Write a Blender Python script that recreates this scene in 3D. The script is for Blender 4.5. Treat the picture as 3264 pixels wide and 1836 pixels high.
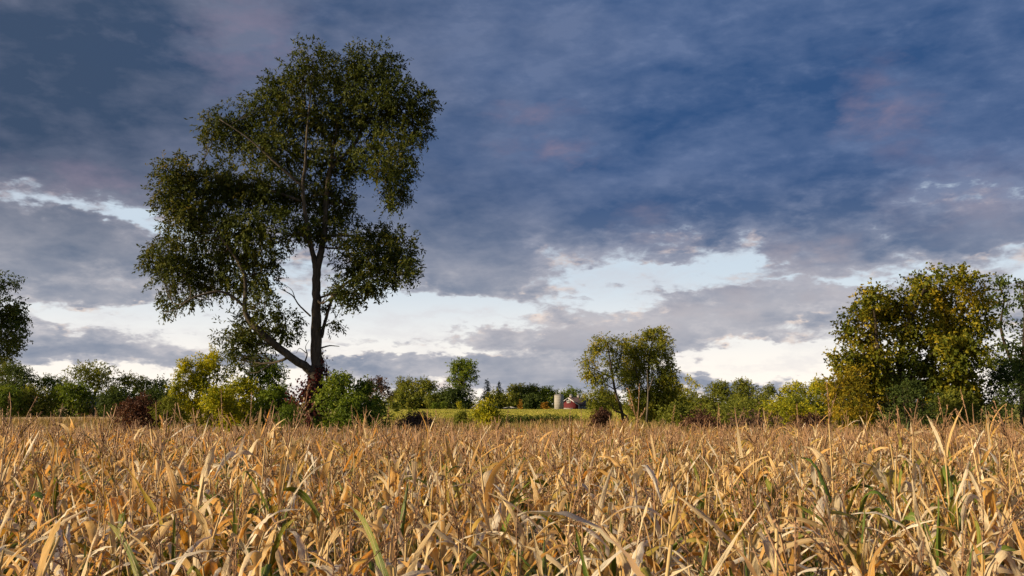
import bpy, math, random
import numpy as np
from math import radians, sin, cos, pi

for o in list(bpy.data.objects):
    bpy.data.objects.remove(o, do_unlink=True)
scene = bpy.context.scene
COL = scene.collection

# ------------------------------------------------------------------ camera
F_PX = 2869.0                 # focal length in pixels of a 3264 px wide picture
CAM_H = 2.6
PITCH = math.atan((1288 - 918) / F_PX)
cam_data = bpy.data.cameras.new('camera')
cam_data.sensor_width = 36.0
cam_data.lens = 36.0 * F_PX / 3264.0
cam_data.clip_start = 0.05
cam_data.clip_end = 20000
cam = bpy.data.objects.new('camera', cam_data)
COL.objects.link(cam)
cam.location = (0, 0, CAM_H)
cam.rotation_euler = (pi / 2 + PITCH, 0, 0)
scene.camera = cam
cam_data.dof.use_dof = True
cam_data.dof.focus_distance = 16.0
cam_data.dof.aperture_fstop = 13.0


def ray(px, py):
    cx = (px - 1632) / F_PX
    cy = -(py - 918) / F_PX
    return np.array([cx, cos(PITCH) - cy * sin(PITCH), sin(PITCH) + cy * cos(PITCH)])


def at(px, py, D):
    """the point at depth D (metres along +Y) on the line of sight through a photo pixel"""
    d = ray(px, py)
    return np.array([0, 0, CAM_H]) + d * (D / d[1])


def m_per_px(D):
    return D / F_PX


# ------------------------------------------------------------------ sun, sky, exposure
SUN_EL = radians(16.0)
SUN_BEYOND = radians(-17.0)   # the sun stands to the left, a little behind the camera
sun_vec = np.array([-cos(SUN_BEYOND) * cos(SUN_EL), sin(SUN_BEYOND) * cos(SUN_EL), sin(SUN_EL)])
sun_data = bpy.data.lights.new('sun', 'SUN')
sun_data.energy = 4.3
sun_data.angle = radians(4.0)
sun_data.color = (1.0, 0.765, 0.48)
sun = bpy.data.objects.new('sun', sun_data)
COL.objects.link(sun)
from mathutils import Vector
sun.rotation_euler = Vector(tuple(-sun_vec)).to_track_quat('-Z', 'Y').to_euler()
sun.location = tuple(sun_vec * 200)

scene.view_settings.view_transform = 'Standard'
scene.view_settings.look = 'None'
scene.view_settings.exposure = 1.1
scene.view_settings.gamma = 1.0
scene.view_settings.use_curve_mapping = False
scene.render.film_transparent = False
scene.cycles.max_bounces = 6
scene.cycles.diffuse_bounces = 4
scene.cycles.transmission_bounces = 4
scene.cycles.transparent_max_bounces = 6
scene.cycles.use_denoising = True

world = bpy.data.worlds.new('World')
scene.world = world
world.use_nodes = True
wt = world.node_tree
wt.nodes.clear()


class NT:
    """short hand for building node trees"""
    def __init__(self, tree):
        self.t = tree

    def n(self, kind, **kw):
        nd = self.t.nodes.new(kind)
        for k, v in kw.items():
            setattr(nd, k, v)
        return nd

    def link(self, a, b):
        self.t.links.new(a, b)

    def put(self, sock, v):
        if hasattr(v, 'is_output'):
            self.link(v, sock)
        else:
            sock.default_value = v

    def math(self, op, a, b=None, c=None, clamp=False):
        nd = self.n('ShaderNodeMath', operation=op, use_clamp=clamp)
        self.put(nd.inputs[0], a)
        if b is not None:
            self.put(nd.inputs[1], b)
        if c is not None:
            self.put(nd.inputs[2], c)
        return nd.outputs[0]

    def vmath(self, op, a, b=None):
        nd = self.n('ShaderNodeVectorMath', operation=op)
        self.put(nd.inputs[0], a)
        if b is not None:
            self.put(nd.inputs[1], b)
        return nd.outputs[0]

    def smooth(self, v, lo, hi):
        nd = self.n('ShaderNodeMapRange', interpolation_type='SMOOTHSTEP')
        self.put(nd.inputs['Value'], v)
        self.put(nd.inputs['From Min'], lo)
        self.put(nd.inputs['From Max'], hi)
        return nd.outputs[0]

    def mix(self, f, a, b, blend='MIX'):
        nd = self.n('ShaderNodeMix', data_type='RGBA', blend_type=blend)
        self.put(nd.inputs[0], f)
        self.put(nd.inputs[6], (*a, 1) if isinstance(a, tuple) and len(a) == 3 else a)
        self.put(nd.inputs[7], (*b, 1) if isinstance(b, tuple) and len(b) == 3 else b)
        return nd.outputs[2]

    def noise(self, vec, scale, detail=4, rough=0.55, dist=0.0, dims='3D'):
        nd = self.n('ShaderNodeTexNoise', noise_dimensions=dims)
        if vec is not None:
            self.link(vec, nd.inputs['Vector'])
        nd.inputs['Scale'].default_value = scale
        nd.inputs['Detail'].default_value = detail
        nd.inputs['Roughness'].default_value = rough
        nd.inputs['Distortion'].default_value = dist
        return nd

    def ramp(self, f, stops):
        nd = self.n('ShaderNodeValToRGB')
        el = nd.color_ramp.elements
        while len(el) < len(stops):
            el.new(0.5)
        for e, (p, c) in zip(el, stops):
            e.position = p
            e.color = (*c, 1)
        self.link(f, nd.inputs[0])
        return nd.outputs[0]


def build_sky():
    w = NT(wt)
    tc = w.n('ShaderNodeTexCoord')
    d = tc.outputs['Generated']
    sep = w.n('ShaderNodeSeparateXYZ')
    w.link(d, sep.inputs[0])
    x, y, z = sep.outputs
    az = w.math('MULTIPLY', w.math('ARCTAN2', x, y), 57.29578)
    el = w.math('MULTIPLY', w.math('ARCSINE', z), 57.29578)
    # cloud-deck coordinates: the direction carried up to a flat layer
    zz = w.math('ADD', w.math('MAXIMUM', z, 0.0), 0.11)
    comb = w.n('ShaderNodeCombineXYZ')
    w.put(comb.inputs[0], w.math('DIVIDE', x, zz))
    w.put(comb.inputs[1], w.math('DIVIDE', y, zz))
    comb.inputs[2].default_value = 3.7
    q = comb.outputs[0]
    # the angle coordinates, frayed by turbulence
    comb2 = w.n('ShaderNodeCombineXYZ')
    w.put(comb2.inputs[0], az)
    w.put(comb2.inputs[1], el)
    ae = comb2.outputs[0]
    mp = w.n('ShaderNodeMapping')
    mp.inputs['Scale'].default_value = (0.18, 0.40, 1)
    mp.inputs['Rotation'].default_value = (0, 0, radians(-9))
    w.link(ae, mp.inputs[0])
    aes = mp.outputs[0]
    wn = w.noise(aes, 1.0, 4, 0.6)
    warp = w.vmath('MULTIPLY', w.vmath('SUBTRACT', wn.outputs['Color'], (0.5, 0.5, 0.5)), (7.0, 3.2, 0.0))
    wn2 = w.noise(aes, 4.2, 3, 0.6)
    warp2 = w.vmath('MULTIPLY', w.vmath('SUBTRACT', wn2.outputs['Color'], (0.5, 0.5, 0.5)), (3.0, 1.5, 0.0))
    aew = w.vmath('ADD', w.vmath('ADD', ae, warp), warp2)

    def blob(px, py, rx, ry, ang=0.0):
        dd = ray(px * 1.2671, py * 1.2671)
        dd = dd / np.linalg.norm(dd)
        a0 = math.degrees(math.atan2(dd[0], dd[1]))
        e0 = math.degrees(math.asin(dd[2]))
        s = 1.2671 * 57.29578 / F_PX
        m = w.n('ShaderNodeMapping', vector_type='TEXTURE')
        m.inputs['Location'].default_value = (a0, e0, 0)
        m.inputs['Rotation'].default_value = (0, 0, radians(ang))
        m.inputs['Scale'].default_value = (rx * s, ry * s, 1)
        w.link(aew, m.inputs[0])
        g = w.n('ShaderNodeTexGradient', gradient_type='SPHERICAL')
        w.link(m.outputs[0], g.inputs[0])
        return g.outputs['Fac']

    def total(items, start):
        acc = start
        for wt_, args in items:
            acc = w.math('MULTIPLY_ADD', blob(*args), wt_, acc)
        return acc

    # how far the clouds close up: open near the horizon, a full deck above
    base = w.math('MULTIPLY_ADD', w.smooth(el, 5.0, 17.0), 1.12, 0.12)
    placed = [
        # banks of cloud (weight, centre x, centre y, half width, half height, tilt)
        (1.25, (120, 640, 430, 150, -6)), (0.55, (80, 300, 800, 230, 0)),
        (0.95, (60, 850, 300, 95, -12)), (0.8, (420, 882, 300, 34, -4)),
        (0.60, (400, 830, 170, 34, 0)), (0.7, (640, 915, 420, 34, 0)),
        (0.60, (270, 745, 330, 38, 0)),
        (1.20, (1480, 850, 620, 95, 6)), (1.05, (1950, 790, 560, 125, 9)),
        (1.05, (1150, 935, 560, 62, 0)), (0.95, (1500, 955, 420, 50, 0)),
        (0.90, (1930, 966, 380, 48, 0)),
        (0.80, (1150, 640, 260, 140, -10)), (0.85, (1280, 700, 280, 90, -16)),
        (0.85, (900, 855, 180, 40, 0)),
        (0.75, (2040, 625, 160, 95, 25)), (1.0, (2440, 610, 400, 90, 3)),
        (0.75, (1660, 652, 240, 36, 0)), (0.55, (1500, 540, 800, 150, 0)),
        (0.75, (2450, 750, 460, 100, 0)), (0.4, (1050, 500, 500, 220, 0)),
        (0.45, (1420, 690, 130, 34, -10)), (0.40, (1550, 712, 60, 26, 0)), (0.40, (1500, 742, 90, 22, 0)), (0.35, (1850, 690, 300, 30, 4)),
        (0.55, (300, 795, 90, 26, -8)), (0.50, (130, 905, 260, 40, 0)), (0.45, (2250, 700, 420, 40, 4)),
        # gaps between them
        (-0.85, (120, 505, 330, 46, -9)), (-0.50, (310, 560, 200, 30, -14)),
        (-0.80, (330, 800, 330, 46, -3)), (-0.95, (250, 938, 460, 40, 0)),
        (-0.85, (1680, 670, 460, 66, 3)), (-0.35, (1420, 725, 230, 50, -8)),
        (-0.95, (1000, 790, 330, 70, 5)), (-0.5, (960, 845, 260, 40, 0)),
        (-1.0, (1000, 888, 560, 20, 0)),
        (-0.85, (1900, 908, 360, 58, 0)), (-0.65, (2070, 775, 120, 50, 20)),
        (-1.0, (2330, 676, 560, 44, 2)), (-0.32, (1690, 75, 70, 44, 0)),
        (-0.30, (2450, 425, 60, 80, 30)), (-0.30, (1650, 575, 120, 60, 0)),
        (-0.40, (1180, 640, 80, 50, 0)), (-0.40, (1320, 650, 80, 40, 0)), (-0.25, (1800, 480, 200, 50, 15)),
    ]
    dens = total(placed, base)
    n1 = w.noise(q, 0.55, 4, 0.55, 0.3)
    n2 = w.noise(aes, 1.6, 7, 0.58, 0.15)
    nz = w.math('ADD', w.math('MULTIPLY', n1.outputs['Fac'], 0.45), w.math('MULTIPLY', n2.outputs['Fac'], 1.50))
    dens = w.math('ADD', dens, w.math('SUBTRACT', nz, 0.95))
    n4 = w.noise(aes, 4.6, 5, 0.60, 0.3)
    dens = w.math('ADD', dens, w.math('MULTIPLY', w.math('SUBTRACT', n4.outputs['Fac'], 0.5), 1.0))
    # thin level bands low down
    mb = w.n('ShaderNodeMapping')
    mb.inputs['Scale'].default_value = (0.055, 0.85, 1)
    w.link(aew, mb.inputs[0])
    bands = w.noise(mb.outputs[0], 1.0, 3, 0.55)
    low = w.math('SUBTRACT', 1.0, w.smooth(el, 6.0, 11.0))
    dens = w.math('ADD', dens, w.math('MULTIPLY', w.math('MULTIPLY', w.math('SUBTRACT', bands.outputs['Fac'], 0.5), 1.5), low))
    cover = w.smooth(dens, 0.20, 0.72)
    thick = w.smooth(dens, 0.36, 1.25)
    # light and dark folds in the underside
    shades = [
        # darker masses
        (0.38, (150, 270, 600, 240, 0)), (0.25, (170, 600, 420, 120, -5)), (0.45, (1850, 520, 560, 150, 10)), (0.40, (2350, 560, 450, 120, 3)),
        (0.35, (1250, 560, 420, 130, -8)), (0.30, (1700, 300, 500, 150, 12)), (0.30, (2100, 200, 380, 150, -15)), (0.25, (2420, 120, 380, 120, 0)),
        (0.30, (330, 90, 260, 120, 30)),
        # paler folds
        (-0.50, (620, 130, 220, 210, -35)), (-0.40, (1100, 120, 500, 120, 15)), (-0.35, (1380, 380, 260, 90, 5)), (-0.35, (1330, 190, 300, 90, 0)),
        (-0.35, (480, 400, 360, 100, 8)), (-0.35, (1650, 430, 420, 70, 18)), (-0.45, (2260, 300, 170, 170, 40)), (-0.35, (2450, 470, 240, 120, 20)),
        (-0.30, (1680, 90, 200, 110, 0)), (-0.3, (1500, 640, 300, 60, 0)), (-0.35, (2100, 740, 500, 60, 5)), (-0.35, (1200, 830, 300, 60, 20)),
    ]
    fold = total(shades, 0.0)
    broad = w.noise(aes, 0.7, 4, 0.52, 0.6)
    fold = w.math('ADD', fold, w.math('MULTIPLY', w.math('SUBTRACT', broad.outputs['Fac'], 0.5), 1.25))
    fold = w.math('ADD', fold, w.math('MULTIPLY', w.math('SUBTRACT', n1.outputs['Fac'], 0.5), 1.0))
    fold = w.math('ADD', fold, w.math('MULTIPLY', w.math('SUBTRACT', n2.outputs['Fac'], 0.5), 1.3))
    fold = w.math('ADD', fold, w.math('MULTIPLY', w.math('SUBTRACT', n4.outputs['Fac'], 0.5), 0.34))
    shade = w.math('ADD', w.math('MULTIPLY', thick, 0.50), w.math('MULTIPLY', fold, 1.05), clamp=True)
    high = w.smooth(el, 4.0, 15.0)
    hue = w.smooth(w.math('ADD', az, w.math('MULTIPLY', broad.outputs['Fac'], 16.0)), -22.0, 22.0)
    lite = w.mix(high, (0.46, 0.45, 0.48), w.mix(hue, (0.135, 0.155, 0.225), (0.105, 0.155, 0.285)))
    dark = w.mix(high, (0.175, 0.215, 0.295), w.mix(hue, (0.042, 0.070, 0.128), (0.030, 0.076, 0.190)))
    ccol = w.mix(shade, lite, dark)
    # sunlit flanks on the thin ragged rims
    off = w.vmath('ADD', aes, (-0.10, 0.20, 0.0))
    n3 = w.noise(off, 1.6, 4, 0.58, 0.15)
    emb = w.math('SUBTRACT', n2.outputs['Fac'], n3.outputs['Fac'])
    warm = w.math('MULTIPLY', w.smooth(emb, 0.0, 0.2), w.math('SUBTRACT', 1.0, w.smooth(thick, 0.15, 0.65)))
    ccol = w.mix(w.math('MULTIPLY', warm, 0.6), ccol, w.mix(high, (0.95, 0.76, 0.62), (0.32, 0.30, 0.37)))
    # dusty pink light on a few folds
    mauve = total([(0.9, (640, 120, 200, 170, -30)), (0.7, (1330, 285, 150, 40, 0)), (0.9, (1370, 378, 190, 50, -4)), (0.9, (2240, 280, 130, 170, 30)),
                   (0.6, (1650, 565, 120, 70, 0)), (0.7, (2060, 630, 170, 70, 10)), (0.8, (230, 470, 320, 60, -6)), (0.6, (2420, 500, 200, 120, 0)),
                   (0.5, (1500, 830, 500, 70, 5)), (0.5, (1950, 740, 400, 60, 5))], 0.0)
    mauve = w.math('MULTIPLY', mauve, w.smooth(n2.outputs['Fac'], 0.36, 0.62), clamp=True)
    ccol = w.mix(w.math('MULTIPLY', mauve, 0.75), ccol, w.mix(high, (0.62, 0.54, 0.52), (0.215, 0.185, 0.265)))
    # the clear air between the clouds
    sky = w.n('ShaderNodeTexSky', sky_type='NISHITA')
    sky.sun_disc = False
    sky.sun_elevation = SUN_EL
    sky.sun_rotation = radians(-90) + SUN_BEYOND
    sky.altitude = 250
    sky.air_density = 1.0
    sky.dust_density = 2.0
    sky.ozone_density = 1.5
    clear = w.mix(1.0, sky.outputs[0], (0.10, 0.10, 0.10), 'MULTIPLY')
    glow = w.mix(w.smooth(el, 0.5, 9.0), (1.06, 0.97, 0.88), (0.58, 0.67, 0.76))
    clear = w.mix(0.85, clear, glow)
    wisp = w.math('ADD', w.math('MULTIPLY', bands.outputs['Fac'], 0.5), w.math('MULTIPLY', n2.outputs['Fac'], 0.5))
    clear = w.mix(w.math('MULTIPLY', w.smooth(wisp, 0.44, 0.62), 0.45), clear, w.mix(high, (0.62, 0.60, 0.62), (0.36, 0.40, 0.50)))
    col = w.mix(cover, clear, ccol)
    bg = w.n('ShaderNodeBackground')
    w.link(col, bg.inputs[0])
    bg.inputs[1].default_value = 0.54
    out = w.n('ShaderNodeOutputWorld')
    w.link(bg.outputs[0], out.inputs[0])


build_sky()
world.cycles.sampling_method = 'MANUAL'
world.cycles.sample_map_resolution = 512

# ------------------------------------------------------------------ mesh helpers

def make_mesh(name, V, Q=None, T=None, attrs=None, smooth=False, mats=()):
    V = np.asarray(V, np.float32)
    parts, starts, n = [], [], 0
    for arr, k in ((Q, 4), (T, 3)):
        if arr is not None and len(arr):
            arr = np.asarray(arr, np.int32)
            parts.append(arr.ravel())
            starts.append(n + np.arange(len(arr), dtype=np.int32) * k)
            n += arr.size
    loops = np.concatenate(parts)
    starts = np.concatenate(starts)
    me = bpy.data.meshes.new(name)
    me.vertices.add(len(V))
    me.vertices.foreach_set('co', V.ravel())
    me.loops.add(len(loops))
    me.loops.foreach_set('vertex_index', loops)
    me.polygons.add(len(starts))
    me.polygons.foreach_set('loop_start', starts)
    me.update(calc_edges=True)
    if smooth:
        me.polygons.foreach_set('use_smooth', np.ones(len(starts), bool))
    for k, a in (attrs or {}).items():
        at_ = me.attributes.new(k, 'FLOAT', 'POINT')
        at_.data.foreach_set('value', np.asarray(a, np.float32))
    for m in mats:
        me.materials.append(m)
    me.validate()
    return me


def obj(name, me, parent=None, loc=None):
    o = bpy.data.objects.new(name, me)
    COL.objects.link(o)
    if parent is not None:
        o.parent = parent
    if loc is not None:
        o.location = loc
    return o


def empty(name, loc=(0, 0, 0), rz=0.0, s=1.0):
    o = bpy.data.objects.new(name, None)
    COL.objects.link(o)
    o.location = tuple(float(v) for v in loc)
    o.rotation_euler = (0, 0, rz)
    o.scale = (s, s, s)
    o.empty_display_size = 0.2
    return o


def tag(o, label=None, cat=None, group=None, kind=None):
    if label:
        o['label'] = label
    if cat:
        o['category'] = cat
    if group:
        o['group'] = group
    if kind:
        o['kind'] = kind
    return o


class Geo:
    """collects vertices, quads and triangles with per-vertex values"""
    def __init__(self, keys=()):
        self.V, self.Q, self.T, self.n = [], [], [], 0
        self.keys = keys
        self.A = {k: [] for k in keys}

    def add(self, V, Q=None, T=None, **a):
        V = np.asarray(V, np.float32)
        if Q is not None and len(Q):
            self.Q.append(np.asarray(Q, np.int32) + self.n)
        if T is not None and len(T):
            self.T.append(np.asarray(T, np.int32) + self.n)
        for k in self.keys:
            v = a.get(k, 0.0)
            self.A[k].append(np.full(len(V), v, np.float32) if np.isscalar(v) else np.asarray(v, np.float32))
        self.V.append(V)
        self.n += len(V)

    def arrays(self):
        return (np.concatenate(self.V),
                np.concatenate(self.Q) if self.Q else None,
                np.concatenate(self.T) if self.T else None,
                {k: np.concatenate(v) for k, v in self.A.items()})

    def mesh(self, name, smooth=False, mats=()):
        V, Q, T, A = self.arrays()
        return make_mesh(name, V, Q, T, A, smooth, mats)

    def tube(self, pts, rad, sides=6, **a):
        pts = np.asarray(pts, float)
        k = len(pts)
        rad = np.broadcast_to(np.asarray(rad, float), (k,))
        tan = np.gradient(pts, axis=0)
        tan /= np.linalg.norm(tan, axis=1, keepdims=True) + 1e-9
        s = np.zeros((k, 3))
        v = np.array([0.0, 0.0, 1.0]) if abs(tan[0][2]) < 0.8 else np.array([1.0, 0.0, 0.0])
        for q_ in range(k):          # carry the side vector along so the tube never twists
            v = v - tan[q_] * (v @ tan[q_])
            v = v / (np.linalg.norm(v) + 1e-9)
            s[q_] = v
        u = np.cross(s, tan)
        ang = np.arange(sides) * 2 * pi / sides
        V = pts[:, None, :] + rad[:, None, None] * (np.cos(ang)[None, :, None] * s[:, None, :] + np.sin(ang)[None, :, None] * u[:, None, :])
        V = V.reshape(-1, 3)
        i = np.arange(k - 1)[:, None] * sides
        j = np.arange(sides)[None, :]
        j2 = (j + 1) % sides
        Q = np.stack([i + j, i + j2, i + sides + j2, i + sides + j], -1).reshape(-1, 4)
        T = np.stack([np.zeros(sides - 2, int), np.arange(2, sides), np.arange(1, sides - 1)], -1)
        T2 = np.stack([np.zeros(sides - 2, int), np.arange(1, sides - 1), np.arange(2, sides)], -1) + (k - 1) * sides
        self.add(V, Q, np.concatenate([T, T2]), **a)

    def box(self, c, size, rz=0.0, **a):
        cx, cy, cz = c
        sx, sy, sz = np.asarray(size) / 2
        V = np.array([[x, y, z] for z in (-sz, sz) for x, y in ((-sx, -sy), (sx, -sy), (sx, sy), (-sx, sy))])
        R = np.array([[cos(rz), -sin(rz), 0], [sin(rz), cos(rz), 0], [0, 0, 1]])
        V = V @ R.T + np.array([cx, cy, cz])
        self.add(V, [[0, 3, 2, 1], [4, 5, 6, 7], [0, 1, 5, 4], [1, 2, 6, 5], [2, 3, 7, 6], [3, 0, 4, 7]], **a)


def unit(v):
    return v / (np.linalg.norm(v, axis=-1, keepdims=True) + 1e-9)


# ------------------------------------------------------------------ materials

def material(name):
    m = bpy.data.materials.new(name)
    m.use_nodes = True
    m.node_tree.nodes.clear()
    return m, NT(m.node_tree)


def finish(nt, shader):
    o = nt.n('ShaderNodeOutputMaterial')
    nt.link(shader, o.inputs[0])


def principled(nt, col, rough=0.6, spec=0.3, normal=None):
    p = nt.n('ShaderNodeBsdfPrincipled')
    nt.put(p.inputs['Base Color'], (*col, 1) if isinstance(col, tuple) and len(col) == 3 else col)
    nt.put(p.inputs['Roughness'], rough)
    nt.put(p.inputs['Specular IOR Level'], spec)
    if normal is not None:
        nt.link(normal, p.inputs['Normal'])
    return p.outputs[0]


def attr(nt, name):
    a = nt.n('ShaderNodeAttribute', attribute_name=name)
    return a.outputs['Fac']


def leaf_material(name, stops, trans=0.35, trans_tint=(1.0, 0.95, 0.5), patch=0.5, patch_scale=0.35, rough=0.62, spec=0.10):
    """foliage: leaf colour by leaf (attribute tint) and by patches of turning leaves"""
    m, nt = material(name)
    tc = nt.n('ShaderNodeTexCoord')
    n = nt.noise(tc.outputs['Object'], patch_scale, 3, 0.5)
    f = nt.math('ADD', nt.math('MULTIPLY', attr(nt, 'tint'), 1.0 - patch * 0.5),
                nt.math('MULTIPLY', nt.math('SUBTRACT', n.outputs['Fac'], 0.42), patch * 1.6), clamp=True)
    c = nt.ramp(f, stops)
    p = principled(nt, c, rough, spec)
    tr = nt.n('ShaderNodeBsdfTranslucent')
    nt.link(nt.mix(1.0, c, trans_tint, 'MULTIPLY'), tr.inputs[0])
    ms = nt.n('ShaderNodeMixShader')
    ms.inputs[0].default_value = trans
    nt.link(p, ms.inputs[1])
    nt.link(tr.outputs[0], ms.inputs[2])
    finish(nt, ms.outputs[0])
    return m


def bark_material(name, a, b, scale=6.0):
    m, nt = material(name)
    tc = nt.n('ShaderNodeTexCoord')
    mp = nt.n('ShaderNodeMapping')
    mp.inputs['Scale'].default_value = (1, 1, 0.25)
    nt.link(tc.outputs['Object'], mp.inputs[0])
    n = nt.noise(mp.outputs[0], scale, 6, 0.65)
    c = nt.ramp(n.outputs['Fac'], [(0.3, a), (0.7, b)])
    bp = nt.n('ShaderNodeBump')
    bp.inputs['Strength'].default_value = 0.9
    bp.inputs['Distance'].default_value = 0.05
    nt.link(n.outputs['Fac'], bp.inputs['Height'])
    finish(nt, principled(nt, c, 0.9, 0.1, bp.outputs[0]))
    return m


def plain(name, a, b=None, scale=3.0, rough=0.7, spec=0.2, stretch=(1, 1, 1)):
    m, nt = material(name)
    b = b or tuple(v * 0.75 for v in a)
    tc = nt.n('ShaderNodeTexCoord')
    mp = nt.n('ShaderNodeMapping')
    mp.inputs['Scale'].default_value = stretch
    nt.link(tc.outputs['Object'], mp.inputs[0])
    n = nt.noise(mp.outputs[0], scale, 5, 0.6)
    c = nt.ramp(n.outputs['Fac'], [(0.3, a), (0.72, b)])
    finish(nt, principled(nt, c, rough, spec))
    return m


M = {}
M['willow'] = leaf_material('willow_leaves', [(0.0, (0.030, 0.045, 0.010)), (0.45, (0.050, 0.068, 0.013)), (0.75, (0.095, 0.100, 0.018)), (1.0, (0.28, 0.20, 0.028))], 0.32, (1.0, 0.92, 0.30), 0.55, 0.22)
M['creeper'] = leaf_material('creeper_leaves', [(0.0, (0.055, 0.016, 0.016)), (0.6, (0.11, 0.030, 0.028)), (1.0, (0.17, 0.055, 0.035))], 0.28, (1.0, 0.5, 0.35), 0.4, 0.8)
M['olive_gold'] = leaf_material('olive_gold_leaves', [(0.0, (0.085, 0.112, 0.020)), (0.4, (0.175, 0.200, 0.030)), (0.72, (0.33, 0.29, 0.034)), (1.0, (0.52, 0.33, 0.036))], 0.44, (1.0, 0.94, 0.32), 0.65, 0.22)
M['maple'] = leaf_material('turning_maple_leaves', [(0.0, (0.062, 0.088, 0.014)), (0.36, (0.135, 0.155, 0.019)), (0.62, (0.34, 0.28, 0.024)), (0.88, (0.58, 0.40, 0.032)), (1.0, (0.60, 0.31, 0.035))], 0.44, (1.0, 0.88, 0.28), 0.85, 0.3)
M['yellow'] = leaf_material('yellow_green_leaves', [(0.0, (0.110, 0.150, 0.018)), (0.28, (0.27, 0.29, 0.024)), (0.6, (0.50, 0.45, 0.03)), (1.0, (0.64, 0.50, 0.04))], 0.48, (1.0, 0.95, 0.33), 0.7, 0.35)
M['green'] = leaf_material('fresh_green_leaves', [(0.0, (0.062, 0.105, 0.018)), (0.5, (0.140, 0.195, 0.028)), (0.85, (0.29, 0.31, 0.042)), (1.0, (0.42, 0.36, 0.05))], 0.42, (1.0, 1.0, 0.35), 0.8, 0.6)
M['olive'] = leaf_material('olive_leaves', [(0.0, (0.075, 0.100, 0.022)), (0.45, (0.165, 0.190, 0.032)), (0.8, (0.30, 0.28, 0.040)), (1.0, (0.46, 0.33, 0.045))], 0.40, (1.0, 0.95, 0.38), 0.7, 0.15)
M['dark'] = leaf_material('dark_green_leaves', [(0.0, (0.034, 0.054, 0.016)), (0.5, (0.062, 0.092, 0.024)), (0.85, (0.120, 0.150, 0.032)), (1.0, (0.22, 0.20, 0.035))], 0.34, (0.97, 1.0, 0.35), 0.6, 0.3)
M['spruce'] = leaf_material('spruce_needles', [(0.0, (0.018, 0.042, 0.024)), (1.0, (0.045, 0.083, 0.042))], 0.1, (0.9, 1.0, 0.5), 0.3, 0.3)
M['wine'] = leaf_material('wine_red_leaves', [(0.0, (0.055, 0.032, 0.024)), (0.4, (0.100, 0.052, 0.038)), (0.68, (0.145, 0.080, 0.046)), (0.85, (0.15, 0.13, 0.04)), (1.0, (0.20, 0.20, 0.04))], 0.28, (1.0, 0.7, 0.4), 0.95, 0.9)
M['brush'] = leaf_material('bare_purple_brush', [(0.0, (0.070, 0.046, 0.040)), (0.5, (0.140, 0.090, 0.070)), (0.8, (0.20, 0.14, 0.09)), (1.0, (0.22, 0.19, 0.07))], 0.2, (1.0, 0.8, 0.5), 0.8, 0.8)
M['gold'] = leaf_material('golden_leaves', [(0.0, (0.154, 0.094, 0.017)), (0.5, (0.308, 0.165, 0.022)), (1.0, (0.506, 0.308, 0.033))], 0.3, (1.0, 0.8, 0.35), 0.5, 0.5)
M['bark'] = bark_material('grey_bark', (0.030, 0.027, 0.022), (0.105, 0.092, 0.075), 5.0)
M['bark_dark'] = bark_material('dark_bark', (0.022, 0.018, 0.014), (0.075, 0.060, 0.045), 5.0)
M['snag'] = bark_material('weathered_wood', (0.060, 0.052, 0.045), (0.14, 0.125, 0.105), 4.0)
M['dry_grass'] = leaf_material('dry_grass_blades', [(0.0, (0.12, 0.12, 0.03)), (0.4, (0.26, 0.19, 0.08)), (1.0, (0.42, 0.31, 0.15))], 0.3, (1.0, 0.85, 0.5), 0.5, 0.08)
M['meadow'] = leaf_material('meadow_blades', [(0.0, (0.24, 0.27, 0.05)), (0.5, (0.38, 0.36, 0.08)), (1.0, (0.52, 0.43, 0.17))], 0.4, (1.0, 0.95, 0.45), 0.9, 0.03)
M['amber'] = leaf_material('amber_leaves', [(0.0, (0.085, 0.095, 0.014)), (0.35, (0.24, 0.20, 0.020)), (0.7, (0.50, 0.34, 0.028)), (1.0, (0.62, 0.34, 0.04))], 0.45, (1.0, 0.88, 0.3), 0.7, 0.4)
M['weed'] = leaf_material('weed_blades', [(0.0, (0.049, 0.105, 0.017)), (0.6, (0.126, 0.210, 0.028)), (1.0, (0.308, 0.308, 0.056))], 0.4, (0.9, 1.0, 0.3), 0.5, 0.5)


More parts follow.
